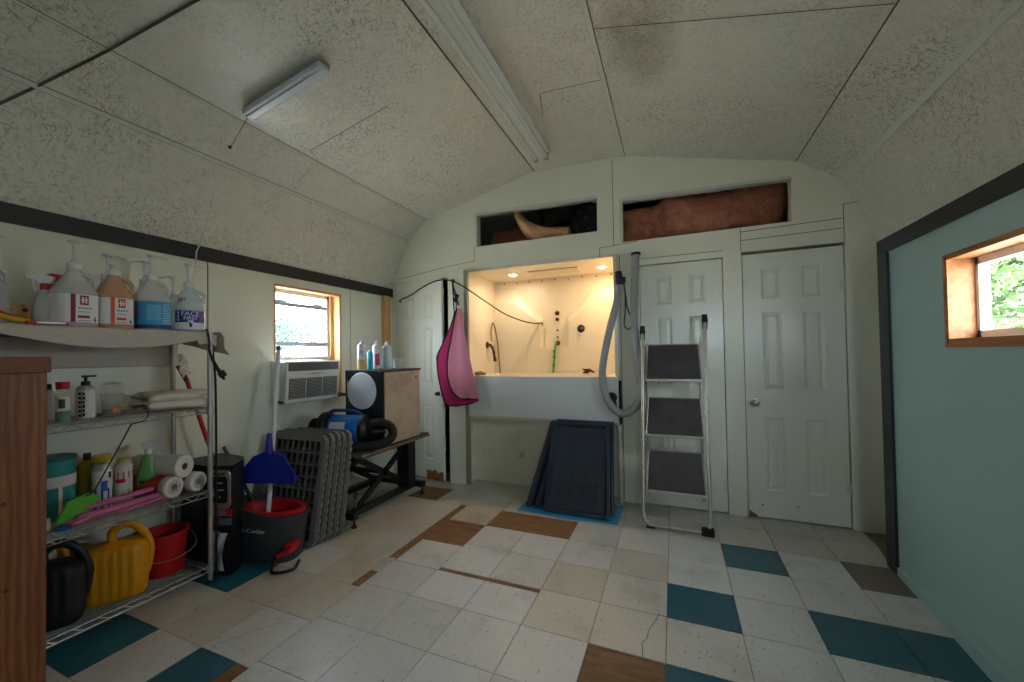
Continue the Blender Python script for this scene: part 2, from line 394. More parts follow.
# back wall
H = [[(-2.70, -.2), (-2.055, -.2), (-2.055, 2.01), (-2.70, 2.01)],
     [(-1.857, -.2), (-.403, -.2), (-.403, 2.067), (-1.857, 2.067)],
     [(-.245, -.2), (.358, -.2), (.358, 1.948), (-.245, 1.948)],
     [(.482, -.2), (1.098, -.2), (1.098, 1.972), (.482, 1.972)],
     [(-1.735, 2.285), (-.578, 2.278), (-.575, 2.58), (-1.73, 2.612)],
     [(-.378, 2.155), (.80, 2.16), (.806, 2.492), (-.378, 2.522)]]
gb = [(XL-.02, -.32), (XR+.02, -.32), (XR+.02, 1.95)]+[(x, z+.01) for x, z in PROF[::-1]]+[(XL-.02, 1.95)]
m = MB(); m.prism(gb, H, lambda a, b: (a, YB, b), lambda a, b: (a, YB+.10, b))
def seam(a, b, wd=.004):
    a = Vector((a[0], YB-.001, a[1])); b = Vector((b[0], YB-.001, b[1])); d = (b-a).normalized(); s_ = Vector((-d.z, 0, d.x))*wd/2
    m.quad(a-s_, b-s_, b+s_, a+s_, 1)
for a, b in [((-.442, 2.13), (-.442, 2.875)), ((-2.66, 2.05), (-2.05, 2.125)), ((-2.05, 2.125), (-1.755, 2.15)), ((-1.755, 2.15), (-1.755, 2.29)), ((-1.755, 2.29), (-1.735, 2.285)),
             ((-.56, 2.13), (-.25, 2.15)), ((-.56, 2.05), (-.56, 2.13)), ((.48, 1.97), (.48, 2.15)), ((.48, 2.125), (1.095, 2.14)), ((.48, 2.06), (1.095, 2.07)), ((1.097, 1.95), (1.097, 2.24)), ((1.097, 2.235), (1.27, 2.24)),
             ((-1.755, 2.285), (-1.755, 2.15)), ((-.398, 0.02), (-.398, 2.04)), ((-.25, 2.0), (.36, 2.0))]: seam(a, b)
struct(m.build('wall_back', [WALL, SEAM], smooth=False), 'gabled back wall holding the doors, the tub alcove and two attic openings')
m = MB()
for hx0, hx1, z0, z1a, z1b in ((-1.735, -.578, 2.282, 2.612, 2.58), (-.378, .803, 2.158, 2.522, 2.49)):
    for (a, b) in (((hx0, z1a), (hx1, z1b)),):
        m.prism([(a[0]-.012, a[1]-.022), (b[0]+.01, b[1]-.022), (b[0]+.01, b[1]+.002), (a[0]-.012, a[1]+.002)], [], lambda p, q: (p, YB-.006, q), lambda p, q: (p, YB+.06, q))
    m.box((hx0-.012, YB-.006, z0), (hx0+.012, YB+.06, z1a))
struct(m.build('trim_1', WHT, smooth=False), 'thin white edging boards around the attic openings')
# ceiling panels
m = MB(); n = len(PROF)
nrm = []
for i in range(n-1):
    a, b = PROF[i], PROF[i+1]; d = Vector((b[0]-a[0], b[1]-a[1])).normalized(); nrm.append(Vector((-d.y, d.x)))
for i in range(n-1):
    a, b = PROF[i], PROF[i+1]; o = nrm[i]*.05
    m._new([(a[0], YF, a[1]), (b[0], YF, b[1]), (b[0], YE, b[1]), (a[0], YE, a[1]), (a[0]+o[0], YF, a[1]+o[1]), (b[0]+o[0], YF, b[1]+o[1]), (b[0]+o[0], YE, b[1]+o[1]), (a[0]+o[0], YE, a[1]+o[1])],
           [(0,1,2,3), (4,7,6,5), (0,4,5,1), (1,5,6,2), (2,6,7,3), (3,7,4,0)], 0)
def on(x):
    for i in range(n-1):
        if PROF[i][0] <= x <= PROF[i+1][0]:
            t = (x-PROF[i][0])/(PROF[i+1][0]-PROF[i][0]); return PROF[i][1]+t*(PROF[i+1][1]-PROF[i][1])
def cseam(a, b, wd=.005, mi=1, e=.0015):
    A = Vector((a[0], a[1], on(a[0])-e)); B = Vector((b[0], b[1], on(b[0])-e)); d = (B-A).normalized(); s_ = d.cross(Vector((0, 0, 1))).normalized()*wd/2
    m.quad(A-s_, B-s_, B+s_, A+s_, mi)
for a, b in [((-.35, 2.06), (.83, 2.07)), ((-.36, 2.47), (-.74, 2.45)), ((-.745, 2.45), (-.80, 2.69)), ((-2.25, 2.0), (-1.60, 2.02)), ((-.35, .3), (.83, .28))]: cseam(a, b)
# soft brown marks along seams
ceil_ = struct(m.build('ceiling', [OSB, SEAM], smooth=False), 'faceted vaulted ceiling of cream-painted strand board')
acc = [0]
for i in range(n-1): acc.append(acc[-1]+math.dist(PROF[i], PROF[i+1]))
uvl = ceil_.data.uv_layers.new(name='UVMap').data
for p in ceil_.data.polygons:
    for li in p.loop_indices:
        co = ceil_.data.vertices[ceil_.data.loops[li].vertex_index].co; k = min(range(n), key=lambda q: (PROF[q][0]-co.x)**2+(PROF[q][1]-co.z)**2)
        uvl[li].uv = (acc[k], co.y)
def run(x, z, wd, th, mat_, name, label, y0=YF, y1=YB, slope=None, dz=0):
    mm = MB(); a = slope or 0; d = Vector((math.cos(a), 0, math.sin(a))); nn = Vector((math.sin(a), 0, -math.cos(a)))
    P = []
    for y in (y0, y1):
        c = Vector((x, y, z)); P += [c-d*wd/2, c+d*wd/2, c+d*wd/2+nn*th, c-d*wd/2+nn*th]
    mm._new(P, [(0,1,2,3), (7,6,5,4), (0,4,5,1), (1,5,6,2), (2,6,7,3), (3,7,4,0)]); return struct(mm.build(name, mat_, smooth=False), label)
run(1.10, 2.40, .040, .003, SEAM, 'shadow_line_right', 'dark strip painted in as the shadow line of the right ceiling batten', slope=math.radians(-52))  # slightly wider dark strip gives the batten a painted shadow line
run(1.10, 2.40, .032, .011, WHT, 'trim_2', 'white batten along the right ceiling bend', slope=math.radians(-52))
run(-2.53, 2.44, .028, .003, SEAM, 'shadow_line_left', 'dark strip painted in as the shadow line of the left ceiling batten', slope=math.radians(53))  # shadow edge of the left batten, put in as a dark strip
run(-2.53, 2.44, .022, .011, WHT, 'trim_3', 'white batten along the left ceiling bend', slope=math.radians(53))
run(-.35, 2.885, .030, .003, SEAM, 'shadow_line_crown', 'dark strip painted in as the shadow line of the crown batten', slope=math.radians(-7))  # dark strip painted as the crown batten's shadow edges
run(-.35, 2.885, .023, .011, WHT, 'trim_4', 'white batten along the ceiling crown', slope=math.radians(-7))
run(-1.13, 2.905, .007, .003, SEAM, 'trim_5', 'dark joint along the ceiling crown')
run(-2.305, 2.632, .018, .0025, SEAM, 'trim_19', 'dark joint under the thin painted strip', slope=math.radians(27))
run(-2.305, 2.632, .012, .006, WHT, 'trim_6', 'thin painted joint along the left slope', slope=math.radians(27))
run(.836, 2.59, .005, .003, SEAM, 'trim_7', 'dark joint along the right slope')
m = MB(); m.box((XL, YF, 1.862), (XL+.018, YB, 1.952), 0, .002); struct(m.build('trim_8', BLK, smooth=False), 'long black board along the top of the left wall')
m = MB(); m.box((XW-.016, YF, 1.766), (XW, 2.985, 1.844), 0, .002); struct(m.build('trim_9', BLK, smooth=False), 'long black board along the top of the right wall')
m = MB(); m.box((XW-.014, 2.893, .0), (XW+.0, 2.99, 1.766), 0, .002); m.box((XW-.014, 2.985, .0), (XW+.185, 2.999, 1.844), 0, .002); struct(m.build('trim_10', BLK, smooth=False), 'black upright board covering the end of the right wall')
# dark strip across the left ceiling
m = MB(); P = [(-2.74, .55), (-2.645, .63), (-2.53, .80), (-2.305, .95), (-1.81, 1.035), (-1.13, 1.15)]
m.tube([(x, y, on(x)-.008) for x, y in P], .0055, 0, 6); struct(m.build('trim_11', mat('dull_strip', (84, 80, 70), .7)), 'thin dark strip running across the left ceiling slopes')
# bare stud beside the left door
m = MB(); m.box((XL, 3.33, 1.0), (XL+.04, 3.43, 1.862), 0, .002); struct(m.build('trim_12', PINE, smooth=False), 'bare pine stud beside the left door')

# closets and attic shell
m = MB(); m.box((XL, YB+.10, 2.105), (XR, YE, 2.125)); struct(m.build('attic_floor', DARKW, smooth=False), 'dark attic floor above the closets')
m = MB(); m.box((-2.0, YB+.1, 0), (-1.96, YE, 2.105)); m.box((-.33, YB+.1, 0), (-.30, YE, 2.105)); m.box((.40, YB+.1, 0), (.43, YE, 2.105)); struct(m.build('closet_partition', DARKW, smooth=False), 'dark partitions between the closets')
m = MB()
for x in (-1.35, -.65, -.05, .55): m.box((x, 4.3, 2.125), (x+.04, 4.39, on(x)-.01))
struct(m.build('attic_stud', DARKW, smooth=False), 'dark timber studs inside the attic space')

# ------------------------------------------------------------------ windows
LW = MB()
y0, y1, z0, z1 = 2.11, 2.775, .90, 1.80
LW.box((XL-.13, y0, z1-.02), (XL+.006, y1, z1)); LW.box((XL-.13, y1-.02, z0), (XL+.006, y1, z1)); LW.box((XL-.13, y0, z0), (XL+.004, y0+.012, z1)); LW.box((XL-.13, y0, z0), (XL+.01, y1, z0+.015))
LW.box((XL-.11, y1-.05, z0), (XL-.07, y1-.02, z1-.02), 0)
win1 = struct(LW.build('window_1', PINE, smooth=False), 'bare pine lined window above the air conditioner')
m = MB(); X = XL-.10
m.box((X-.03, y0+.012, 1.75), (X+.01, 2.725, 1.78)); m.box((X-.03, 2.70, 1.22), (X+.01, 2.727, 1.78)); m.box((X-.03, y0+.012, 1.22), (X+.01, y0+.02, 1.78)); m.box((X-.03, y0+.012, 1.215), (X+.02, 2.727, 1.245))
m.build('window_frame', WPL, win1, smooth=False)
m = MB(); m.box((X-.01, y0+.012, 1.652), (X+.012, 2.70, 1.682), 0, .002); m.box((X+.0, 2.16, 1.68), (X+.03, 2.28, 1.695), 0, .002); m.box((X+.0, 2.54, 1.68), (X+.03, 2.64, 1.695), 0, .002)
m.box((X-.02, y0+.02, 1.330), (X+.01, 2.70, 1.366), 0, .002)
m.build('sash_rail', mat('sash_grey', (168, 176, 184), .5, spec=.3), win1, smooth=False)
m = MB(); m.box((X-.012, y0+.02, 1.24), (X-.008, 2.70, 1.76)); m.build('window_glass', GLASS, win1, smooth=False)
m = MB(); m.box((X-.02, y0+.012, .915), (X+.01, 2.727, 1.215)); m.build('filler_panel', WPL, win1, smooth=False)

m = MB(); y0, y1, z0, z1 = WY0, WY1, WZ0, WZ1
m.box((XW-.007, y0, z1-.015), (XW+.12, y1, z1)); m.box((XW-.007, y0, z0), (XW+.12, y1, z0+.026)); m.box((XW-.007, y1-.015, z0), (XW+.12, y1, z1)); m.box((XW-.007, y0, z0), (XW+.12, y0+.015, z1))
m.box((XW-.010, y1-.004, z0-.010), (XW, y1+.007, z1+.007)); m.box((XW-.010, y0, z0-.012), (XW, y1, z0+.005)); m.box((XW-.010, y0, z1-.002), (XW, y1, z1+.008))
win2 = struct(m.build('window_2', PINED, smooth=False), 'small window with a stained wooden lining in the right wall')
m = MB(); X = XW+.082
m.box((X, y0+.015, z1-.047), (X+.034, y1-.015, z1-.015)); m.box((X, y0+.015, z0+.026), (X+.034, y1-.015, z0+.058)); m.box((X, y1-.036, z0+.026), (X+.034, y1-.015, z1-.015)); m.box((X, y0+.015, z0+.026), (X+.034, y0+.052, z1-.015)); m.box((X, 1.88, z0+.052), (X+.03, 1.906, z1-.043))
m.build('window_frame', WPL, win2, smooth=False)
m = MB(); m.box((X+.015, y0+.043, z0+.052), (X+.019, y1-.03, z1-.043)); m.build('window_glass', GLASS, win2, smooth=False)

# ------------------------------------------------------------------ doors
def six_panel(name, x0, x1, z1, loc_hinge, ang, label, hinge_left, knob):
    """local: hinge at origin, leaf along +x (or -x), front face at y=0 facing -y"""
    w_ = x1-x0; sg = 1 if hinge_left else -1
    m = MB(); th = .035; z0 = .008
    st = .12*w_/.6; mid = .09*w_/.6; pw = (w_-2*st-mid)/2; H_ = z1
    rows = [(.115*H_, .44*H_), (.53*H_, .82*H_), (.86*H_, .955*H_)]
    rows = [(.205, .74), (.95, 1.515), (1.61, 1.84)]; st = .192*w_; pw = .206*w_; mid = w_-2*st-2*pw
    holes = []
    for a, b in rows:
        for k in range(2):
            xa = st+k*(pw+mid); holes.append([(xa, a), (xa+pw, a), (xa+pw, b), (xa, b)])
    fx_ = (lambda x: x) if hinge_left else (lambda x: -(w_-x))
    m.prism([(0, z0), (w_, z0), (w_, z1), (0, z1)], holes, lambda a, b: (fx_(a), 0, b), lambda a, b: (fx_(a), th, b))
    for h in holes:
        (xa, za), (xb, zb) = h[0], h[2]; d1 = .012; e = .018
        o = [(xa, za), (xb, za), (xb, zb), (xa, zb)]; ii = [(xa+e, za+e), (xb-e, za+e), (xb-e, zb-e), (xa+e, zb-e)]; jj = [(xa+2.2*e, za+2.2*e), (xb-2.2*e, za+2.2*e), (xb-2.2*e, zb-2.2*e), (xa+2.2*e, zb-2.2*e)]
        V = [(fx_(a), 0, b) for a, b in o]+[(fx_(a), d1, b) for a, b in ii]+[(fx_(a), .002, b) for a, b in jj]
        F = [(i, (i+1) % 4, 4+(i+1) % 4, 4+i) for i in range(4)]+[(4+i, 4+(i+1) % 4, 8+(i+1) % 4, 8+i) for i in range(4)]+[(8, 9, 10, 11)]
        m._new(V, F, 0)
    o = m.build(name, DOORM, smooth=False); o.location = loc_hinge; o.rotation_euler = (0, 0, ang); struct(o, label)
    if knob:
        kx, kz, big = knob; k = MB(); kx = fx_(kx)
        A = Rx(PI/2)
        k.lathe([(.0, 0), (.031, 0), (.031, .004), (.012, .008), (.011, .03), (.02, .034), (.026, .045), (.025, .055), (.014, .062), (0, .063)] if big else [(0, 0), (.022, 0), (.022, .003), (.009, .006), (.009, .02), (.017, .026), (.018, .036), (0, .042)], (kx, 0, kz), 20, 0, axis=A)
        k.build('door_knob', CHR if big else mat('bronze', (70, 56, 42), .35, .8), o)
    return o
d1 = six_panel('door_1', -2.69, -2.075, 2.0, (-2.69, YB+.008, 0), math.radians(-9), 'left white six-panel door standing slightly ajar, rotten at its lower corner', True, (.565, .86, False))
d2 = six_panel('door_2', -.24, .353, 1.94, (.353, YB+.012, 0), 0, 'white six-panel door behind the step ladder', False, None)
d3 = six_panel('door_3', .488, 1.092, 1.952, (1.092, YB+.012, 0), 0, 'white six-panel door with a small chrome knob at the right', False, (.055, .85, True))
for d, x, zs in ((d2, -.002, (1.66, .22)), (d3, -.002, (1.68, .28))):
    for z in zs:
        m = MB(); m.tube([(x+.006, -.008, z-.04), (x+.006, -.008, z+.04)], .006, 0, 8); m.box((x-.02, -.002, z-.038), (x+.02, .001, z+.038)); m.build('hinge', WHT, d)
m = MB()   # rotten corner of door 1: exposed swollen brown fibre
pts = []
for i in range(22):
    x = .40+.215*i/21; pts.append((x, .008+.105*abs(noise.noise(Vector((x*14, .3, 0))))+.03+.05*(i/21)))
outl = [(.40, .006), (.615, .006)]+pts[::-1]
m.prism(outl, [], lambda a, b: (a, -.0035, b), lambda a, b: (a, .002, b)); m.build('rotten_patch', nmat('rotten_wood', lambda n: _wood(n, (110, 68, 24), (176, 120, 52), (20, 20, 20), .9, .8)), d1)
m = MB(); m.prism([(-.6, .008), (-.545, .008), (-.56, .03), (-.575, .034), (-.598, .05)], [], lambda a, b: (a, -.003, b), lambda a, b: (a, .001, b)); m.build('worn_corner', _mats['rotten_wood'], d3)
m = MB(); m.lathe([(0, 0), (.006, 0), (.006, .004), (0, .005)], (-.515, 0, .098), 10, axis=Rx(PI/2)); m.lathe([(0, 0), (.005, 0), (.005, .004), (0, .005)], (-.30, 0, .11), 10, axis=Rx(PI/2)); m.build('screw_hole', BRB, d3)

# pilaster at the left of the tub, black strip standing in for the shaded door gap
m = MB(); m.box((-2.015, 3.425, 0), (-1.84, YB, 2.055), 0, .002); m.box((-1.84, 3.425, 0), (-1.80, 3.46, 2.05), 1, .002)
struct(m.build('trim_13', [WALL, mat('olive_trim', (150, 150, 128), .5)], smooth=False), 'white boxed post left of the tub with an olive edge strip')
m = MB(); m.box((-2.052, YB-.012, 0), (-2.02, YB+.02, 2.0)); struct(m.build('door_gap_shade', BLK, smooth=False), 'black strip standing in for the shaded gap between the left door and the boxed post')  # black strip paints the shade in the gap of the ajar door
m = MB(); m.box((-.448, 3.47, 1.03), (-.415, YB+.01, 2.045), 0, .002); m.box((-.415, 3.49, 0), (-.402, YB-.001, 1.0), 1)
struct(m.build('trim_15', [WHT, SEAM], smooth=False), 'white edge strip at the right of the tub alcove')

# ------------------------------------------------------------------ tub alcove
ax0, ax1, ay0, ay1, az = -1.835, -.425, YB, 4.17, 2.045
alc = tag(None or (lambda: thing('bath_alcove', 'warm-lit white bath surround set into the back wall above the raised tub', 'bath surround', (-1.13, 3.85, 0)))())
m = MB()
m.box((ax0-.02, ay0+.0, 1.0), (ax0, ay1, az)); m.box((ax1, ay0+.0, 1.0), (ax1+.02, ay1, az)); m.box((ax0-.02, ay0, az), (ax1+.02, ay1+.05, az+.02))
# back panel with a recessed niche flanked by slanting shoulders
nx0, nx1, nz0, nz1 = -1.295, -.985, 1.305, 1.56
m.box((ax0, ay1, .98), (ax1, ay1+.02, az))
yf = ay1-.06
for s_, xa, xe in ((-1, nx0, ax0), (1, nx1, ax1)):   # protruding shoulders whose top edge climbs away from the niche
    xb = xa+s_*.30; zt = 1.80
    F_ = [(xa, 1.0), (xa, nz1), (xb, zt), (xe, zt), (xe, 1.0)]; B_ = [(xa, 1.0), (xa, nz1+.05), (xb, zt+.16), (xe, zt+.16), (xe, 1.0)]
    V = [(a, yf, b) for a, b in F_]+[(a+(s_*-.02 if k in (0, 1) else 0), ay1, b) for k, (a, b) in enumerate(B_)]
    m._new(V, [(0, 1, 2, 3, 4)]+[(k, (k+1) % 5, 5+(k+1) % 5, 5+k) for k in range(5)])
m.box((nx0, yf, 1.0), (nx1, ay1, nz0))
m.build('surround', TUB, alc, world=True, smooth=False)
m = MB(); m.box((-1.30, 3.74, az-.012), (-.80, 3.95, az), 0, .004); m.build('ceiling_vent', mat('vent_cover', (226, 214, 190), .5), alc, world=True, smooth=False)
for i in range(9):
    m = MB(); x = -1.72+i*.145; m.lathe([(0, 0), (.007, 0), (.007, .004), (0, .006)], (x, ay1, az-.02-.006*(i % 2)), 8, axis=Rx(PI/2))
    m.build('screw', BRB, alc, world=True)
# plumbing fittings on the back wall
BRZ = mat('oiled_bronze', (84, 60, 44), .35, .7)
for z, r in ((1.664, .024), (1.60, .019), (1.484, .010), (1.41, .010), (1.347, .026)):
    m = MB(); m.lathe([(0, 0), (r, 0), (r, .008), (r*.6, .014), (r*.5, .03), (0, .032)], (-1.121, (ay1 if z > 1.305 else ay1-.05), z), 16, axis=Rx(PI/2)); m.build('valve_fitting', BRZ, alc, world=True)
m = MB(); m.lathe([(0, 0), (.05, 0), (.05, .008), (.02, .014), (.018, .05), (0, .052)], (-.86, ay1-.05, 1.486), 24, axis=Rx(PI/2)); m.box((-.862, ay1-.11, 1.478), (-.83, ay1-.095, 1.50), 1, .002); m.build('mixer_valve', [BRZ, CHR], alc, world=True)
def downlight(x, y, label, pw_, colr):
    t = thing('recessed_light', label, 'ceiling light', (x, y, az), 0, 'recessed lights in the bath alcove')
    m = MB(); m.lathe([(.034, -.001), (.052, -.001), (.052, -.007), (.034, -.004)], (0, 0, 0), 24); m.build('trim_ring', WPL, t)
    m = MB(); m.lathe([(0, -.0015), (.036, -.0015), (.034, -.010), (.02, -.016), (0, -.018)], (0, 0, 0), 24); m.build('lens', mat('lamp_lens', (255, 240, 210), .4, emit=(255, 214, 150), est=22), t)
    l = bpy.data.lights.new('lamp', 'AREA'); l.shape = 'DISK'; l.size = .07; l.energy = pw_; l.color = colr
    o = bpy.data.objects.new('lamp_light', l); COL.objects.link(o); o.location = (0, 0, -.022); o.parent = t
downlight(-1.48, 3.815, 'small round recessed light at the left of the bath alcove ceiling', 2.7, (1, .78, .54))
downlight(-.60, 3.86, 'small round recessed light at the right of the bath alcove ceiling', 3.4, (1, .64, .32))
# tub
tub = thing('bath_tub', 'raised white bath tub with a tall painted front panel', 'bath tub', (-1.13, 3.7, 0))
m = MB(); bx0, bx1 = ax0+.002, ax1-.002
f = lambda a, b: (a, b, 1.035)
m.prism([(bx0, 3.44), (bx1, 3.44), (bx1, ay1-.08), (bx0, ay1-.08)], [[(bx0+.1, 3.52), (bx1-.1, 3.52), (bx1-.1, ay1-.16), (bx0+.1, ay1-.16)]], lambda a, b: (a, b, 1.035), lambda a, b: (a, b, 1.0))
i0 = [(bx0+.1, 3.52), (bx1-.1, 3.52), (bx1-.1, ay1-.16), (bx0+.1, ay1-.16)]; i1 = [(bx0+.2, 3.57), (bx1-.16, 3.57), (bx1-.16, ay1-.2), (bx0+.2, ay1-.2)]
m._new([(a, b, 1.035) for a, b in i0]+[(a, b, .70) for a, b in i1], [(i, (i+1) % 4, 4+(i+1) % 4, 4+i) for i in range(4)]+[(4, 5, 6, 7)])
m.build('basin', TUB, tub, world=True, smooth=False)
m = MB(); m.box((-1.815, 3.425, .66), (-.42, 3.447, 1.036), 0, .006); m.box((-1.60, 3.419, .845), (-.95, 3.427, .853), 0, .002)
m.build('front_panel', TUBF, tub, world=True, smooth=False)
m = MB(); m.box((bx0, 3.447, .64), (bx1, 4.0, .66)); m.box((bx0, 3.60, 0), (bx1, 3.62, .64)); m.box((-1.86, 3.447, 0), (-1.832, 3.62, .64)); m.box((-.43, 3.447, 0), (-.402, 3.62, .64)); m.build('recess_back', nmat('recess_board', lambda n: (n.l(n.mix(n.ramp(n.noise(3, 7, n.coord(), .7), [(.5, W(0)), (.85, W(.5))]), lin((226, 222, 200)), lin((176, 158, 116))), n.b.inputs['Base Color']), n.b.inputs['Roughness'].__setattr__('default_value', .5))), tub, world=True, smooth=False)
m = MB()
for x, z in ((-1.36, .26), (-1.345, .25), (-1.33, .265)): m.tube([(x, 3.598, z), (x+.02, 3.598, z+.05)], .0025, 0, 5)
m.build('scuff_mark', BRB, tub, world=True)

# green hose, hand shower, rolled towels, spout on the rim
m = MB(); m.tube(spline([(-1.121, 4.135, 1.347), (-1.125, 4.10, 1.33), (-1.135, 4.09, 1.25), (-1.145, 4.088, 1.12), (-1.15, 4.07, 1.036), (-1.15, 3.99, .95)]), .010, 0, 8)
for z in (1.26, 1.20, 1.12): m.lathe([(0, -.012), (.013, -.012), (.016, 0), (.013, .012), (0, .012)], (-1.138 if z > 1.15 else -1.146, 4.088, z), 10, 0)
tag(m.build('green_hose', mat('green_rubber', (20, 150, 60), .5)), 'green rubber hose hanging from the niche fitting into the tub', 'hose')
t = thing('hand_shower', 'bronze hand shower with its metal hose on the left alcove wall', 'hand shower', (-1.80, 3.95, 1.2))
m = MB(); m.lathe([(0, 0), (.035, 0), (.035, .01), (.014, .02), (.014, .05), (0, .05)], (-1.835, 3.93, 1.34), 16, axis=Ry(PI/2)); m.tube([(-1.80, 3.93, 1.34), (-1.77, 3.93, 1.30), (-1.76, 3.96, 1.25)], .012, 0, 8); m.build('bracket', BRZ, t, world=True)
m = MB(); m.tube(spline([(-1.79, 3.95, 1.38), (-1.80, 3.97, 1.50), (-1.80, 4.01, 1.58), (-1.79, 4.04, 1.53), (-1.775, 4.08, 1.35), (-1.76, 4.08, 1.15), (-1.74, 4.06, 1.036)]), .008, 0, 8); m.build('metal_hose', mat('warm_steel', (150, 120, 84), .3, .9), t, world=True)
m = MB(); m.tube([(-1.775, 3.93, 1.33), (-1.76, 3.95, 1.22), (-1.76, 3.97, 1.17)], [.012, .014, .02], 0, 10); m.build('handle', BRZ, t, world=True)
def cloth_lump(name, label, c, s, mm, cat, seed=0, group=None):
    m = MB(); bmesh.ops.create_icosphere(m.bm, subdivisions=4, radius=1)
    for v in m.bm.verts:
        p = v.co.copy(); k = 1+.28*noise.noise(p*1.7+Vector((seed, 0, 0)))+.12*noise.noise(p*4.5+Vector((0, seed, 0)))
        v.co = Vector((p.x*s[0]*k, p.y*s[1]*k, max(p.z, -.6)*s[2]*k))
    zm = min(v.co.z for v in m.bm.verts)
    for v in m.bm.verts: v.co.z -= zm
    o = m.build(name, mm, ang=180); o.location = c; return tag(o, label, cat, group)
cloth_lump('wash_cloth', 'crumpled brown and white cloth on the left end of the tub rim', (-1.74, 3.55, 1.036), (.06, .035, .022), mat('mottled_cloth', (150, 132, 116), .9, var=.6, scale=60), 'cloth', 1)
t = thing('faucet', 'small bronze faucet handle on the back rim of the tub', 'faucet', (-.80, 4.02, 1.036))
m = MB(); m.lathe([(0, 0), (.032, 0), (.03, .012), (.018, .02), (.016, .04), (0, .042)], (0, 0, 0), 16); m.build('base', BRZ, t)
m = MB()
for k in range(3): a = k*2*PI/3+.4; m.tube([(0, 0, .034), (.045*math.cos(a), .03*math.sin(a), .04)], [.009, .007], 0, 8)
m.tube([(0, 0, .02), (.05, -.04, .03), (.09, -.05, .012)], [.012, .012, .009], 0, 8); m.build('handle', BRZ, t)

# cable strung from the left door to the niche
m = MB(); P = spline([(-2.60, 3.47, 1.80), (-2.60, 3.44, 1.815), (-2.45, 3.43, 1.86), (-2.305, 3.42, 1.925), (-2.13, 3.41, 1.975), (-2.0, 3.405, 1.968), (-1.90, 3.41, 1.93), (-1.80, 3.41, 1.87), (-1.70, 3.62, 1.765), (-1.60, 3.85, 1.66), (-1.45, 4.0, 1.585), (-1.34, 4.08, 1.56), (-1.285, 4.125, 1.565), (-1.272, 4.125, 1.54)])
m.tube(P, .0062, 0, 7); tag(m.build('black_cable', BRB), 'thin black cable sagging from the left door across the bath alcove', 'cable')
m = MB(); m.lathe([(0, 0), (.012, 0), (.012, .004), (.004, .006), (.004, .03), (.011, .032), (.011, .038), (0, .04)], (-1.945, 3.425, 1.962), 12, axis=Rx(PI/2)); tag(m.build('wall_hook', BRZ), 'small dark hook on the boxed post above the pink apron', 'hook')

# ------------------------------------------------------------------ apron
t = thing('grooming_apron', 'pink and magenta grooming apron with black piping hanging beside the bath', 'apron', (-1.93, 3.40, 1.95))
AX = lambda x: -2.118+(x-437)*.0107
AZ = lambda y: 1.22-(y-357)*.0096
def sheet(rows, yb, amp, ph, th=.006):
    m = MB(); K = len(rows)-1
    def f(u, v):
        k = min(int(u*K), K-1); s_ = u*K-k; a, b = rows[k], rows[k+1]
        yy = a[0]+(b[0]-a[0])*s_; xl = a[1]+(b[1]-a[1])*s_; xr = a[2]+(b[2]-a[2])*s_
        x = xl+(xr-xl)*v
        return (AX(x), yb-amp*(.3+u)*math.sin(v*PI*3+ph)*(.5+.5*u)-.02*u, AZ(yy))
    m.surf(f, 30, 24, (0, .004, 0)); return m, f
rows = [(311, 456, 460), (318, 454.5, 462), (328, 451, 463), (340, 445, 466), (350, 440, 468), (357, 437, 470), (366, 437.5, 472), (376, 438.5, 474), (388, 441, 476), (396, 443, 478), (401, 445, 479), (406, 449, 452)]
rows[-1] = (405.5, 449, 458)
m, f = sheet(rows, 3.385, .010, .3); m.build('back_layer', mat('magenta_fabric', (178, 24, 96), .8, bump=.1), t, world=True)
m = MB(); m.tube([Vector(f(i/40, 0))+Vector((0, -.003, 0)) for i in range(41)]+[Vector(f(1, v/10))+Vector((0, -.003, 0)) for v in range(11)]+[Vector(f(.93+.0*v, 1))+Vector((0, -.003, 0)) for v in range(1)], .006, 0, 6); m.build('piping', BRB, t, world=True)
rows2 = [(309, 459, 463), (318, 457, 464), (330, 455, 465.5), (342, 452.5, 468), (354, 450, 470.5), (366, 449, 473), (376, 449.5, 475), (386, 452, 477), (393, 456, 478.5), (398, 463, 479.5)]
m, f2 = sheet(rows2, 3.365, .008, 1.2); m.build('front_layer', mat('light_pink_fabric', (205, 128, 146), .85, bump=.15), t, world=True)
m = MB(); m.tube([Vector(f2(i/40, 0))+Vector((0, -.003, 0)) for i in range(41)]+[Vector(f2(1, v/10))+Vector((0, -.003, 0)) for v in range(11)], .006, 0, 6); m.build('piping', BRB, t, world=True)
m = MB(); m.tube(spline([(-1.925, 3.385, 1.66), (-1.935, 3.39, 1.80), (-1.945, 3.395, 1.955), (-1.925, 3.39, 1.88), (-1.895, 3.38, 1.80), (-1.90, 3.38, 1.66)]), .006, 0, 6)
m.tube(spline([(-1.945, 3.392, 1.955), (-1.925, 3.38, 1.85), (-1.885, 3.375, 1.76), (-1.865, 3.375, 1.71)]), [.008]*25, 0, 6); m.box((-1.91, 3.362, 1.74), (-1.875, 3.378, 1.82), 0, .004, Ry(.5)); m.build('neck_strap', BRB, t, world=True)

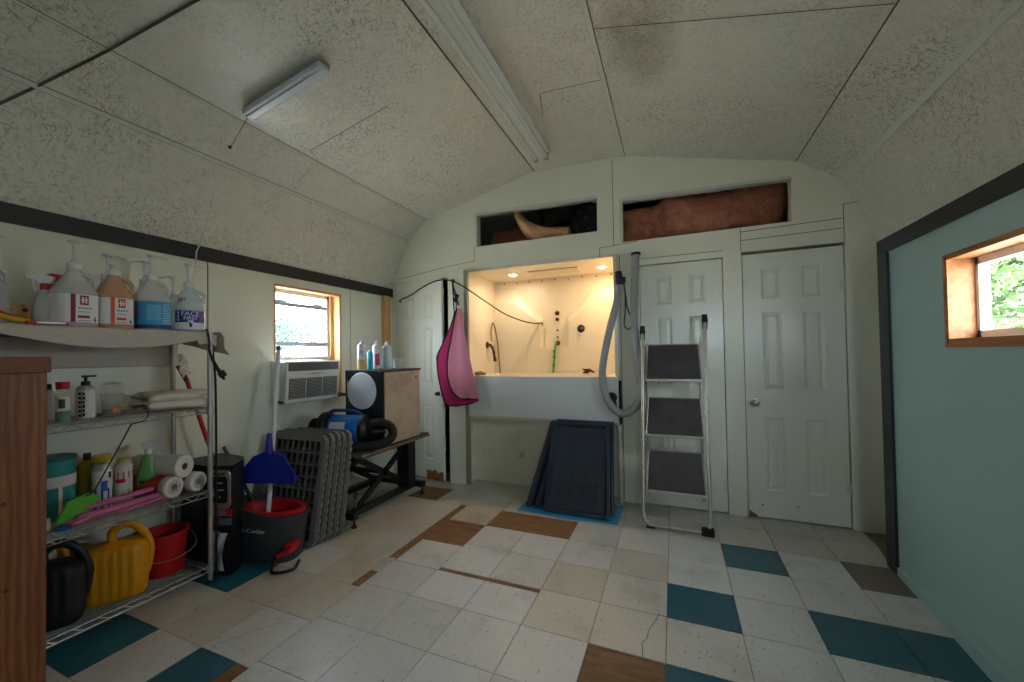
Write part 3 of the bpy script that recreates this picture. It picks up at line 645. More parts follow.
# ------------------------------------------------------------------ attic contents
m = MB(); 
def batt(x0, x1, y0, y1, z0, z1, seed, nu=60, nv=28, a=.03):
    m = MB()
    def f(u, v):
        ang = v*2*PI; x = x0+(x1-x0)*u; e = (1-abs(2*u-1)**8)**.35+.02
        yc, zc = (y0+y1)/2, (z0+z1)/2
        ca, sa = math.cos(ang), math.sin(ang); q = 1/((abs(ca)**4+abs(sa)**4)**.25)
        p = Vector((x, yc+(y1-y0)/2*q*ca*e, zc+(z1-z0)/2*q*sa*e)); k = noise.noise(p*4+Vector((seed, 0, 0)))*a*1.6+noise.noise(p*13)*a*.6
        return p+Vector((0, ca, sa))*k
    m.surf(f, nu, nv); return m
mb_ = batt(-.46, .86, 3.68, 4.05, 2.13, 2.50, 3, 110, 44, .05)
for v in mb_.bm.verts:
    u_ = (v.co.x+.4)/1.2; v.co.z += .13*max(0, u_-.25)**1.1; v.co.y += .05*math.sin(v.co.x*5+v.co.z*7)
    if v.co.z > 2.3: v.co.z += .03*math.sin(v.co.x*9+1)*.4+.02
o = mb_.build('insulation_batt', INS, ang=180); tag(o, 'long pink-brown insulation batt filling the right attic opening', 'insulation')
m = MB()   # folded batt hanging in the left opening
path = spline([(-1.42, 3.80, 2.66), (-1.36, 3.74, 2.56), (-1.26, 3.70, 2.44), (-1.12, 3.68, 2.36), (-.96, 3.68, 2.345), (-.86, 3.70, 2.36)], 8)
def f(u, v):
    i = min(int(u*(len(path)-1)), len(path)-2); p = path[i].lerp(path[i+1], u*(len(path)-1)-i); a = v*2*PI; e = .5+.5*math.sin(PI*min(1, u*1.1+.1))
    q = Vector((0, math.cos(a)*.13, math.sin(a)*.115*(.65+.45*u)))*e
    r = p+q; return r+q.normalized()*(.02*noise.noise(r*9)+.012*noise.noise(r*30))
m.surf(f, 40, 20); tag(m.build('insulation_batt', INSL, ang=180), 'curled pale insulation batt sagging in the left attic opening', 'insulation')
o = batt(-1.80, -1.30, 3.95, 4.25, 2.13, 2.60, 8).build('insulation_batt', INS, ang=180); tag(o, 'dark insulation batt at the left end of the left attic opening', 'insulation')
o = batt(-1.25, -.5, 4.0, 4.28, 2.35, 2.68, 12).build('insulation_batt', INS, ang=180); tag(o, 'insulation batt in shadow behind the curled pale one', 'insulation'); 
for ob in (o,): ob.location.z = -.24
t = thing('duct_fan', 'round black fan in the right end of the left attic opening', 'fan', (-.72, 3.80, 2.50))
m = MB(); m.lathe([(.13, -.03), (.145, -.03), (.15, 0), (.145, .03), (.13, .03), (.125, 0)], (0, 0, 0), 32, axis=Rx(PI/2)@Ry(0)); m.build('housing', BPL, t)
m = MB()
for k in range(5):
    a = k*2*PI/5; m._new([(.02*math.cos(a), .01, .02*math.sin(a)), (.115*math.cos(a-.3), -.015, .115*math.sin(a-.3)), (.12*math.cos(a+.25), .015, .12*math.sin(a+.25)), (.03*math.cos(a+.7), .0, .03*math.sin(a+.7))], [(0, 1, 2, 3)])
m.lathe([(0, -.02), (.03, -.02), (.03, .02), (0, .02)], (0, 0, 0), 14, axis=Rx(PI/2)); m.build('blades', GRD, t)
m = MB(); m.box((-.02, -.02, -.375), (.02, .02, -.14)); m.build('bracket', DARKW, t)

# ------------------------------------------------------------------ ceiling fixtures
t = thing('fluorescent_batten', 'long white twin-tube fluorescent batten on the ceiling crown', 'ceiling light', (-.955, 2.0, 2.89))
fa = math.radians(0)
m = MB(); m.prism([(-.07, 0), (.07, 0), (.07, -.02), (.035, -.05), (-.035, -.05), (-.07, -.02)], [], lambda a, b: (a, -1.25, b), lambda a, b: (a, 1.17, b)); m.build('housing', WPL, t, smooth=False)
for x in (-.045, .045):
    m = MB(); m.tube([(x, -1.22, -.062), (x, 1.13, -.062)], .016, 0, 14); m.build('tube', mat('unlit_tube', (226, 228, 220), .25, var=.02), t)
for x in (-.045, .045):
    for y in (-1.23, 1.14):
        m = MB(); m.box((x-.016, y-.012, -.085), (x+.016, y+.012, -.02), 0, .004); m.build('end_socket', mat('socket_grey', (170, 172, 160), .5), t, smooth=False)
sl = math.atan2(2.905-2.632, 1.175)
t = thing('led_light', 'short slim strip light with a pull string on the left ceiling slope', 'ceiling light', (-1.92, 1.55, on(-1.92))); t.rotation_euler = (0, -sl, math.radians(3))
m = MB(); m.box((-.29, -.028, -.03), (.29, .028, -.003), 0, .004); m.build('housing', mat('fixture_back', (150, 140, 112), .5), t, smooth=False)
m = MB(); m.box((-.285, -.05, -.058), (.285, .022, -.028), 0, .008); m.box((-.285, -.03, -.066), (.285, -.012, -.054), 0, .004); m.build('diffuser', mat('diffuser', (205, 214, 225), .25, var=.03), t, smooth=False)
bpy.context.view_layer.update(); iv = t.matrix_world.inverted(); e_ = iv @ Vector((-2.40, 1.56, 2.49))
m = MB(); m.tube([Vector((-.29, 0, -.02)), Vector((-.30, 0, -.04)), e_], .0018, 0, 5); m.lathe([(0, 0), (.008, 0), (.01, .012), (0, .016)], e_, 8); m.build('pull_string', GRD, t)
# stray white cable coming out of the ceiling
m = MB(); m.tube(spline([(-2.585, 1.60, 2.32), (-2.62, 1.58, 2.15), (-2.66, 1.56, 1.99), (-2.70, 1.545, 1.90), (-2.66, 1.52, 1.82), (-2.62, 1.48, 1.72), (-2.58, 1.40, 1.655), (-2.56, 1.33, 1.64), (-2.555, 1.30, 1.61)]), .004, 0, 6)
tag(m.build('white_cable', WPL), 'thin white cable hanging from the ceiling behind the blue-label jug', 'cable')

# ------------------------------------------------------------------ exterior
m = MB(); m.box((-40, -30, -.62), (40, 40, -.6)); struct(m.build('ground', mat('gravel', (168, 166, 156), .95, var=.2, scale=2)), 'pale gravel yard outside the windows')
LEAF = mat('leaf_green', (84, 112, 62), .8, var=.45, scale=3, spec=.15); LEAFP = mat('leaf_pale', (66, 86, 80), .9, var=.3, scale=3, spec=.05)
BARK = mat('bark', (92, 76, 60), .9, var=.4, scale=12)
def tree(x, y, h, r, label, lm, n_=2600, seed=1):
    t = thing('leafy_tree', label, 'tree', (x, y, -.6), 0, 'trees outside'); R_ = random.Random(seed)
    m = MB(); m.tube(spline([(0, 0, 0), (.05, .03, h*.35), (-.04, .06, h*.7)]), [.16]*9+[.1]*8, 0, 8)
    for k in range(6): a = k*1.1; m.tube([(0, 0, h*(.35+.05*k)), (r*.6*math.cos(a), r*.6*math.sin(a), h*(.5+.06*k))], [.07, .02], 0, 6)
    m.build('trunk', BARK, t)
    m = MB(); cl = [(R_.uniform(-.6, .6)*r, R_.uniform(-.6, .6)*r, h*R_.uniform(.45, .95), r*R_.uniform(.3, .55)) for _ in range(14)]
    for i in range(n_):
        cx, cy, cz, cr = cl[i % 14]; d = Vector((R_.gauss(0, 1), R_.gauss(0, 1), R_.gauss(0, 1))).normalized()*cr*R_.uniform(.5, 1)
        p = Vector((cx, cy, cz))+d; a = Vector((R_.gauss(0, 1), R_.gauss(0, 1), R_.gauss(0, 1))).normalized(); b = a.orthogonal().normalized(); s_ = R_.uniform(.05, .11)
        m._new([p-a*s_, p+b*s_*.6, p+a*s_, p-b*s_*.6], [(0, 1, 2, 3)])
    m.build('foliage', lm, t, smooth=False)
tree(4.9, 10.2, 5.6, 3.0, 'leafy green tree filling the small right window', LEAF, 12000, 2)
tree(8.0, 16.6, 6.8, 3.6, 'taller green tree farther off behind the near one at the right window', LEAF, 8000, 3)
tree(-19, 15.5, 3.9, 1.5, 'pale tree seen at the left through the left window', LEAFP, 1500, 4)
tree(-18, 20.5, 3.6, 1.2, 'pale sapling seen at the right through the left window', LEAFP, 700, 5)
# ------------------------------------------------------------------ air conditioner
t = thing('air_conditioner', 'white window air conditioner with a grey control strip, tilted in the window', 'air conditioner', (-2.75, 2.318, .922), 0)
t.rotation_euler = (0, math.radians(4), 0)
m = MB(); m.box((-.12, -.235, 0), (.15, .235, .29), 0, .006); m.build('housing', WPL, t, smooth=False)
m = MB(); m.box((-.02, -.21, -.022), (.10, .44, -.001), 0, .003); m.build('underside_gap_shade', BRB, t, smooth=False)  # black box standing in for the shade in the gap below the unit
m = MB(); m.box((.15, -.255, -.01), (.176, .245, .30), 0, .006); m.build('front_grille', mat('ac_front', (214, 214, 208), .45, var=.04), t, smooth=False)
m = MB(); m.box((.165, -.243, .226), (.179, .233, .290), 0, .004); m.build('control_panel', mat('ac_panel', (84, 88, 92), .4), t, smooth=False)
for k in range(3):
    y = -.232+k*.155; m = MB(); m.box((.168, y, .02), (.1775, y+.145, .172), 1)
    for j in range(14): m.box((.1765, y+.002, .023+j*.0107), (.182, y+.143, .0285+j*.0107), 0)
    m.build('louvre', [mat('ac_grey', (150, 150, 146), .5), GRD], t, smooth=False)
for y in (-.13, -.045, .05, .14):
    m = MB(); m.lathe([(0, 0), (.009, 0), (.008, .004), (0, .005)], (.178, y, .262), 10, axis=Ry(PI/2)); m.build('button', GRY, t)
m = MB()
for k in range(5): m.box((.175, -.06+k*.03, .198), (.1775, -.046+k*.03, .206), 0)
m.build('indicator', mat('blue_print', (50, 70, 190), .5), t, smooth=False)
m = MB(); m.tube(spline([(-2.60, 2.14, .95), (-2.60, 2.17, .90), (-2.66, 2.10, .75), (-2.70, 2.14, .60), (-2.66, 2.05, .45)]), .004, 0, 6)
tag(m.build('power_cable', WPL), 'thin pale cord hanging down the wall under the air conditioner', 'cord')

# ------------------------------------------------------------------ wire shelving unit
SX0, SX1, SY0, SY1 = -2.715, -2.372, .21, 1.425
t = thing('wire_shelving', 'chrome wire shelving unit with four shelves along the left wall', 'shelving unit', ((SX0+SX1)/2, (SY0+SY1)/2, 0))
SH = (.095, .505, .965, 1.375)
for x in (SX0, SX1):
    for y in (SY0, SY1):
        m = MB(); m.tube([(x, y, .012), (x, y, 1.380)], .0125, 0, 12)
        for k in range(50): m.tube([(x, y, .04+k*.0262), (x, y, .042+k*.0262)], .0131, 0, 8)
        m.lathe([(0, 0), (.018, 0), (.016, .012), (.011, .02), (0, .02)], (x, y, 0), 12, 1); m.build('post', [ALU, BRB], t, world=True)
for z in SH:
    m = MB(); r = .0032
    for x in (SX0, SX1):
        m.tube([(x, SY0, z-.003), (x, SY1, z-.003)], r, 0, 6); m.tube([(x, SY0, z-.03), (x, SY1, z-.03)], r, 0, 6)
        N_ = 28; m.tube([(x, SY0+(SY1-SY0)*i/N_, z-(.003 if i % 2 else .03)) for i in range(N_+1)], .0022, 0, 5)
    for y in (SY0, SY1):
        m.tube([(SX0, y, z-.003), (SX1, y, z-.003)], r, 0, 6); m.tube([(SX0, y, z-.03), (SX1, y, z-.03)], r, 0, 6)
        m.tube([(SX0+(SX1-SX0)*i/8, y, z-(.003 if i % 2 else .03)) for i in range(9)], .0022, 0, 5)
    for k in range(1, 14): x = SX0+(SX1-SX0)*k/14; m.tube([(x, SY0, z-.002), (x, SY1, z-.002)], .0019, 0, 5)
    for y in (SY0+.3, SY0+.61, SY0+.91): m.tube([(SX0, y, z-.007), (SX1, y, z-.007)], .003, 0, 6)
    for x in (SX0, SX1):
        for y in (SY0, SY1): m.lathe([(.0125, -.038), (.0185, -.036), (.0165, .006), (.0125, .008)], (x, y, z), 12)
    m.build('wire_shelf', CHR, t, world=True)

# cloth over the top shelf
def clothf(u, v):
    y = .25+(1.455-.25)*u; L = [.20, .345, .11]; s_ = v*(sum(L)); hang = 1.379
    yn = (y-.25)/1.2
    wave = .004*math.sin(y*17)+.004*noise.noise(Vector((y*6, v*5, 0)))
    if s_ < L[0]:
        d = L[0]-s_; return (SX0-.006-.012*math.sin(d*9)*.4+.3*wave, y, hang-d*(.9+.0*yn))
    s_ -= L[0]
    if s_ < L[1]: return (SX0+(SX1-SX0)*s_/L[1], y, hang+.003+abs(wave)*.3)
    s_ -= L[1]; hem = .34+.46*math.sin(PI*min(1, max(0, (y-.66)/.72)))+.12*noise.noise(Vector((y*3, 4, 0))); 
    if y > 1.36: hem += .25
    return (SX1+.016+.006*math.sin(y*11)*(s_/L[2])+wave, y, hang-s_*hem*1.0)
m = MB(); m.surf(clothf, 90, 60, None)
for v in m.bm.verts:
    if v.co.y > 1.44: v.co.z -= .012
tcl = m.build('shelf_cloth', mat('beige_towel', (200, 188, 174), .95, bump=.3, scale=40), ang=180)
md = tcl.modifiers.new('thick', 'SOLIDIFY'); md.thickness = .0025; md.offset = 1
tag(tcl, 'beige towel draped over the top shelf under the big jugs', 'towel')
m = MB()
def flap(u, v): return (-2.70+.375*v+.014*math.sin(u*7), 1.450+.045*u*(.3+.7*v)+.010*math.sin(v*9)*u, 1.383-.13*u*(.45+.55*v))
m.surf(flap, 14, 12, (0, .003, .001)); m.build('cloth_corner', _mats['beige_towel'], tcl)

# ------------------------------------------------------------------ jugs
TZ = 1.384
PINKL = mat('pink_liquid', (196, 60, 78), .3); ORGL = mat('orange_liquid', (222, 140, 84), .3); BLUL = mat('blue_liquid', (120, 178, 210), .3); PALL = mat('pale_liquid', (214, 206, 190), .4)
LBW = mat('label_white', (226, 224, 220), .5, var=.03); LCR = mat('label_crimson', (158, 22, 58), .5); LOR = mat('label_orange', (222, 92, 40), .5); LRD = mat('label_red', (206, 40, 34), .5)
LBL = mat('label_blue', (44, 150, 200), .45, var=.35, scale=26); LNV = mat('label_navy', (18, 40, 98), .45); LIN = mat('ink_grey', (120, 120, 124), .6); LFB = mat('label_royal', (38, 48, 150), .45); LPU = mat('label_purple', (112, 76, 140), .45)
INK = mat('ink_black', (24, 24, 26), .6)
def jug(x, y, label, liquid, lvl, style, pump=True, r=.076, h=.265, rot=0, grp='gallon jugs on the top shelf'):
    t = thing('pump_jug', label, 'jug', (x, y, TZ), 0, grp); ph = math.atan2(-y, -x)+rot
    hc = .15; pr = [(0, 0), (r*.93, 0), (r, .008), (r, hc), (r*.95, hc+.010), (r*.76, hc+.035), (r*.50, hc+.072), (.025, h-.018), (.019, h), (0, h)]
    m = MB(); m.lathe(pr, (0, 0, 0), 32, sq=.35)
    m.tube(spline([(-.03*math.sin(ph)*0+.02*math.cos(ph+PI/2), .02*math.sin(ph+PI/2), h-.02), (.055*math.cos(ph+PI/2), .055*math.sin(ph+PI/2), h-.035), (.066*math.cos(ph+PI/2), .066*math.sin(ph+PI/2), hc+.055), (.06*math.cos(ph+PI/2), .06*math.sin(ph+PI/2), hc+.02)]), .009, 0, 8)
    m.build('body', clear('peach_plastic', (226, 176, 140), .62) if style == 'orange' else (clear('bluish_plastic', (214, 226, 232), .5) if style == 'face' else MILK), t)
    if liquid:
        q = [(0, .003), (r*.9, .003), (r*.96, .010)]; zz = .003+lvl
        for (a, b), (c_, d_) in zip(pr[2:], pr[3:]):
            if b < zz: q.append((a*.96, min(b, zz))) if b > .01 else None
            if b < zz <= d_: k = (zz-b)/(d_-b); q.append(((a+(c_-a)*k)*.96, zz)); break
        q.append((0, zz)); m = MB(); m.lathe(q, (0, 0, 0), 28, sq=.35); m.build('liquid', liquid, t)
    m = MB()
    if pump:
        m.lathe([(.019, h-.006), (.025, h-.006), (.025, h+.02), (.014, h+.026), (.012, h+.036), (0, h+.036)], (0, 0, 0), 18)
        m.tube([(0, 0, h+.03), (0, 0, h+.118)], .008, 0, 10); m.lathe([(0, h+.112), (.02, h+.114), (.022, h+.124), (.012, h+.130), (0, h+.130)], (0, 0, 0), 16)
        a = ph+PI/2+.35 if pump == 1 else ph-PI/2-.35
        m.tube(spline([(0, 0, h+.122), (.04*math.cos(a), .04*math.sin(a), h+.123), (.068*math.cos(a), .068*math.sin(a), h+.114)]), .006, 0, 8); m.build('pump', WPL, t)
    else:
        m.lathe([(.019, h-.006), (.024, h-.006), (.024, h+.016), (.010, h+.02), (.010, h+.035), (.017, h+.037), (.017, h+.045), (0, h+.046)], (0, 0, 0), 18); m.build('cap', WPL, t)
    if style:
        m = MB(); R_ = r+.0022; K = .35
        def P(a0, a1, z0, z1, mi, e=0):
            n = 12; f = lambda u, v: (lambda aa: (Vector((math.cos(aa), math.sin(aa), 0))*((R_+e)/((abs(math.cos(aa))**(2+K)+abs(math.sin(aa))**(2+K))**(1/(2+K)))) + Vector((0, 0, z0+(z1-z0)*v))))(ph+a0+(a1-a0)*u)
            m.surf(f, n, 1, None, mi)
        def TX(txt, size, a, z, mi):
            def bend(x_, y_, z_):
                aa = ph+a+x_/R_; q = (R_+.0012+z_)/((abs(math.cos(aa))**(2+K)+abs(math.sin(aa))**(2+K))**(1/(2+K))); return (math.cos(aa)*q, math.sin(aa)*q, z+y_)
            m.text(txt, size, (0, 0, 0), (1, 0, 0), (0, 1, 0), mi, bend=bend)
        if style in ('crimson', 'orange'):
            ci = 1; P(-1.35, 1.1, .020, .142, 0); P(-.12, .06, .020, .142, ci, .0006)
            P(.22, .58, .096, .138, 2, .0008); P(.30, .38, .104, .130, 0, .0014); P(.44, .50, .104, .130, 0, .0014); P(.26, .55, .115, .119, 0, .0014)
            for k in range(7): P(.16+k*.085, .215+k*.085, .078, .086, 3, .0008)
            P(.14, .66, .064, .067, 3, .0008); P(.14, .62, .038, .050, 2, .0008); P(.14, .7, .026, .029, 3, .0008)
            P(.78, .95, .030, .034, 4, .0008); P(.84, .90, .022, .045, 4, .0009)
            mats_ = [LBW, LCR if style == 'crimson' else LOR, LCR if style == 'crimson' else LRD, LIN, INK]
        elif style == 'blue':
            P(-1.3, 1.25, .006, .142, 0); P(-1.3, 1.25, .006, .026, 1, .0006); P(-.25, .45, .05, .125, 4, .0007)
            for k in range(9): P(.55+.02*(k % 2), 1.05-.05*(k % 3), .036+k*.0115, .0385+k*.0115, 2, .0008); P(-.95, -.5-.06*(k % 3), .036+k*.0115, .039+k*.0115, 3, .0008)
            mats_ = [LBL, LNV, LBW, mat('ink_crimson', (150, 40, 70), .6), mat('label_sky', (90, 170, 206), .45, var=.2)]
        else:
            P(-.95, 1.05, .012, .112, 1); P(-.95, 1.05, .048, .112, 0, .0006); P(.62, 1.05, .048, .112, 4, .0009)
            TX('FACE', .034, .08, .094, 1); TX('FIRST', .026, .10, .070, 1); P(-.08, .26, .018, .058, 1, .0009)
            for k in range(3): P(-.72, -.60, .056+k*.019, .068+k*.019, 1, .0009)
            # little dog drawing
            P(.02, .16, .024, .040, 2, .0016); P(.0, .09, .038, .050, 2, .0016); P(-.02, .0, .040, .048, 2, .0016); P(.15, .19, .034, .046, 2, .0016); P(.02, .05, .020, .026, 2, .0016); P(.12, .15, .020, .026, 2, .0016)
            mats_ = [LFB, LBW, INK, INK, LPU]
        m.build('paper_label', mats_, t, smooth=False)
    return t
j1 = jug(-2.46, .90, 'large jug of pink shampoo with a crimson-striped white label and pump', PINKL, .02, 'crimson', 1, r=.079)
j2 = jug(-2.45, 1.035, 'jug of orange shampoo with an orange-striped label and a stubby cap', ORGL, .185, 'orange', 0, r=.072, h=.262)
j3 = jug(-2.45, 1.190, 'jug with a bright blue label and a tall white pump', PALL, .01, 'blue', 1, r=.078)
j4 = jug(-2.44, 1.358, 'jug with a royal blue and white label at the right end of the shelf', BLUL, .012, 'face', 1, r=.070, h=.25)
# marker writing on the shoulder of the last jug
m = MB(); c = Vector((-.0, 0, 0)); ph = math.atan2(-1.37, 2.44)
def shp(a, z, e=.0016):
    r = .070; hc = .15; k = min(1, max(0, (z-hc)/.05)); rr_ = r*(.99-.19*k)+e; return Vector((math.cos(ph+a)*rr_, math.sin(ph+a)*rr_, z))
for st in ([(-.75, .150), (-.75, .182), (-.62, .170), (-.66, .152), (-.75, .150)], [(-.55, .150), (-.50, .182), (-.42, .168), (-.52, .166), (-.40, .152), (-.55, .150)], [(-.20, .182), (-.33, .176), (-.22, .164), (-.32, .150)]):
    m.tube(spline([shp(a, z) for a, z in st], 5), .0016, 0, 5)
m.build('marker_writing', INK, j4)
jug(-2.625, 1.085, 'clear-bodied pump jug behind and between the crimson and orange jugs', None, 0, None, 1, r=.072)
jug(-2.625, 1.245, 'pale pump jug behind the bright blue label jug', None, 0, None, 2, r=.072)
jug(-2.625, 1.38, 'shorter pale pump jug behind the royal blue label jug', None, 0, None, 2, r=.068, h=.20)
jug(-2.58, .665, 'large pale pump jug at the far left of the top shelf', None, 0, None, 1, r=.074, h=.265)

def spray(x, y, z, label, body, neck, trig, rz, h=.15, r=.034, liquid=None, name='spray_bottle', band=None, grp=None, lean=0):
    t = thing(name, label, 'spray bottle', (x, y, z), rz, grp)
    m = MB(); m.lathe([(0, 0), (r*.95, 0), (r, .006), (r, h*.55), (r*.75, h*.75), (r*.42, h*.95), (.012, h), (0, h)], (0, 0, 0), 24, sy=.75); m.build('body', body, t)
    if liquid: m = MB(); m.lathe([(0, .003), (r*.92, .003), (r*.95, .01), (r*.95, h*.22), (0, h*.22)], (0, 0, 0), 20, sy=.74); m.build('liquid', liquid, t)
    m = MB(); m.lathe([(0, h-.004), (.015, h-.004), (.016, h+.02), (.011, h+.024), (0, h+.024)], (0, 0, 0), 16); m.build('collar', neck, t)
    m = MB(); m.prism([(-.022, h+.024), (.012, h+.024), (.02, h+.035), (.055, h+.045), (.056, h+.06), (.0, h+.064), (-.03, h+.052)], [], lambda a, b: (a, -.009, b), lambda a, b: (a, .009, b))
    m.tube(spline([(.03, 0, h+.045), (.036, 0, h+.02), (.028, 0, h-.008)]), .0045, 0, 6); m.build('trigger', trig, t, smooth=False)
    if band: m = MB(); m.patch((0, 0, 0), r+.001, -PI, 0, .02, h*.5, 0, 14, 1, .76); m.build('paper_label', band, t)
    return t
spray(-2.50, .822, TZ, 'small pink spray bottle with a red collar left of the crimson-label jug', MILK, RED, WPL, PI/2+2.4, .165, .037, PINKL)
spray(-2.62, .88, TZ+.0, 'spray bottle with a red trigger head behind the crimson-label jug', MILK, RED, RED, PI/2, .19, .034)
m = MB(); m.box((-.012, -.045, 0), (.012, .045, .10), 0, .003)
tt = m.build('wooden_block', PINE); tt.location = (-2.60, .765, TZ); tag(tt, 'small drilled wooden block standing left of the pink spray bottle', 'block')
for k in range(4):
    m = MB(); m.lathe([(0, 0), (.009, 0), (.009, .002), (0, .003)], (.012, -.025+.05*(k % 2), .03+.045*(k//2)), 12, axis=Ry(PI/2)); m.build('drilled_hole', SEAM, tt)
t = thing('garden_pruner', 'yellow and red handled hand tool lying at the left end of the top shelf', 'hand tool', (-2.42, .70, TZ+.012), math.radians(70))
m = MB(); m.tube(spline([(-.14, -.03, .045), (-.07, -.035, .035), (0, -.015, .012), (.05, 0, .0)]), [.011]*25, 0, 8); m.build('handle', mat('yellow_grip', (206, 160, 30), .5), t)
m = MB(); m.tube(spline([(-.14, .025, .055), (-.07, .03, .050), (0, .012, .02), (.05, 0, .0)]), [.010]*25, 0, 8); m.build('handle', RED, t)
m = MB(); m.prism([(.04, -.012), (.08, -.018), (.15, 0), (.08, .016), (.04, .012)], [], lambda a, b: (a, b, -.006), lambda a, b: (a, b, .002)); m.build('blade', ALU, t, smooth=False)
t = thing('red_comb', 'flat red plastic handle lying in front of the pink spray bottle', 'comb', (-2.395, .80, TZ+.004), math.radians(95))
m = MB(); m.box((-.07, -.011, 0), (.06, .011, .012), 0, .004); m.build('handle', RED, t, smooth=False)
m = MB()
for k in range(16): m.tube([(.062+.002, -.011+k*.0015, .006), (.09, -.011+k*.0015, .006)], .0005, 0, 4)
m.build('bristle_strip', GRD, t)

# black strap dangling from the shelf corner, and the black hose down the post
m = MB(); m.tube(spline([(-2.395, 1.415, 1.40), (-2.35, 1.40, 1.385), (-2.337, 1.40, 1.33), (-2.337, 1.405, 1.27), (-2.34, 1.44, 1.20), (-2.345, 1.475, 1.145), (-2.34, 1.48, 1.12), (-2.35, 1.44, 1.19), (-2.352, 1.41, 1.28)]), .0055, 0, 6)
m.box((-2.352, 1.455, 1.13), (-2.332, 1.49, 1.165), 0, .003, Rx(.6)); tag(m.build('black_strap', BRB), 'black bungee strap looped over the right corner of the top shelf', 'strap')
m = MB(); m.tube(spline([(-2.40, 1.455, 1.30), (-2.385, 1.462, 1.1), (-2.38, 1.462, .7), (-2.38, 1.46, .3), (-2.38, 1.46, .012)]), .006, 0, 7); tag(m.build('straight_cable', BRB), 'straight black cord hanging down beside the right shelf post', 'cord')

# ------------------------------------------------------------------ second shelf
Z2 = .967
def bottle(name, cat, x, y, z, prof, mt, label, cap=None, capm=None, seg=24, lab=None, grp=None, sy=1):
    t = thing(name, label, cat, (x, y, z), 0, grp); m = MB(); m.lathe(prof, (0, 0, 0), seg, sy=sy); m.build('body', mt, t)
    if cap: m = MB(); m.lathe(cap, (0, 0, 0), 18); m.build('cap', capm, t)
    if lab:
        m = MB(); a = math.atan2(-y, -x); r, z0, z1, cells, ms = lab; m.patch((0, 0, 0), r, a-1.2, a+1.2, z0, z1, 0, 12)
        for (a0, a1, q0, q1, mi) in cells: m.patch((0, 0, 0), r+.0008, a+a0, a+a1, q0, q1, mi, 4)
        m.build('paper_label', ms, t, smooth=False)
    return t
bottle('sauce_bottle', 'bottle', -2.49, .875, Z2, [(0, 0), (.022, 0), (.024, .01), (.024, .13), (.02, .145), (0, .145)], CLR, 'clear bottle with a red cap and a green base on the second shelf', [(0, .143), (.022, .143), (.023, .175), (0, .176)], RED,
       lab=(.0246, .05, .11, [(-.5, .3, .06, .1, 1)], [LBW, GRD]))
t = bpy.data.objects['sauce_bottle']; m = MB(); m.lathe([(0, .002), (.021, .002), (.023, .01), (.023, .045), (0, .045)], (0, 0, 0), 20); m.build('contents', mat('green_gel', (60, 150, 80), .4), t)
bottle('squeeze_bottle', 'bottle', -2.58, .86, Z2, [(0, 0), (.024, 0), (.026, .01), (.026, .11), (.012, .14), (0, .14)], MILK, 'pale squeeze bottle half hidden by the wooden cabinet on the second shelf', [(0, .138), (.012, .138), (.01, .165), (0, .166)], BPL)
cells = [(-.75+.0*k, -.45, .012+k*.02, .024+k*.02, 1) for k in range(6)]+[(-.3, -.05-.05*(k % 2), .014+k*.019, .028+k*.019, 1) for k in range(6)]+[(-.42, -.36, .01, .13, 1)]
t = bottle('pump_bottle', 'bottle', -2.50, .955, Z2, [(0, 0), (.031, 0), (.033, .006), (.033, .135), (.026, .15), (.013, .155), (0, .155)], mat('silver_bottle', (182, 180, 174), .35), 'silver-white pump bottle with a black pump and black printed label', lab=(.0336, .008, .134, cells, [LBW, INK]))
m = MB(); m.lathe([(0, .153), (.016, .153), (.016, .172), (.006, .174), (.006, .19), (.014, .191), (.014, .20), (0, .20)], (0, 0, 0), 16); m.tube([(0, 0, .196), (.02, .03, .196)], .0045, 0, 6); m.build('pump', BPL, t)
t = thing('measuring_cup', 'clear plastic measuring cup with a little amber liquid on the second shelf', 'cup', (-2.52, 1.06, Z2))
m = MB(); m.lathe([(0, 0), (.034, 0), (.036, .004), (.044, .105), (.046, .107), (.043, .105), (.034, .006), (0, .005)], (0, 0, 0), 28); m.tube(spline([(0, .042, .095), (0, .07, .085), (0, .07, .04), (0, .037, .03)]), .004, 0, 7); m.build('body', CLR, t)
m = MB(); m.lathe([(0, .006), (.033, .006), (.036, .034), (0, .035)], (0, 0, 0), 24); m.build('amber_liquid', clear('amber', (206, 170, 70), .7), t)
m = MB(); a = math.atan2(-1.06, 2.52); m.patch((0, 0, 0), .041, a+.1, a+.6, .018, .048, 0, 5); m.patch((0, 0, 0), .0425, a+.25, a+.5, .036, .044, 1, 3); m.build('sticker', [mat('orange_label', (222, 130, 70), .6), RED], t)
t = thing('stacked_cup', 'faint clear cup stacked upside down above the measuring cup', 'cup', (-2.52, 1.06, Z2+.1075))
m = MB(); m.lathe([(.044, 0), (.046, 0), (.04, .045), (.02, .055), (0, .056), (0, .054), (.02, .053), (.038, .043)], (0, 0, 0), 24); m.build('body', CLR, t)
m = MB(); m.tube(spline([(0, 0, 0), (.0, .02, .05), (0, .045, .10), (0, .06, .095), (0, .055, .04), (0, .03, .0), (0, .09, .0), (.0, .13, .07), (0, .15, .11)]), .0018, 0, 5)
o = m.build('wire_glasses', mat('yellow_wire', (160, 160, 96), .4)); o.location = (-2.46, 1.09, Z2+.003); tag(o, 'bent thin yellow-green wire frame lying left of the folded towel', 'wire frame')
t = thing('folded_towel', 'folded beige towel lying at the right end of the second shelf', 'towel', (-2.51, 1.31, Z2)); t.scale = (1, 1, 1.12)
TWL = mat('cream_towel', (230, 220, 206), .95, bump=.4, scale=50)
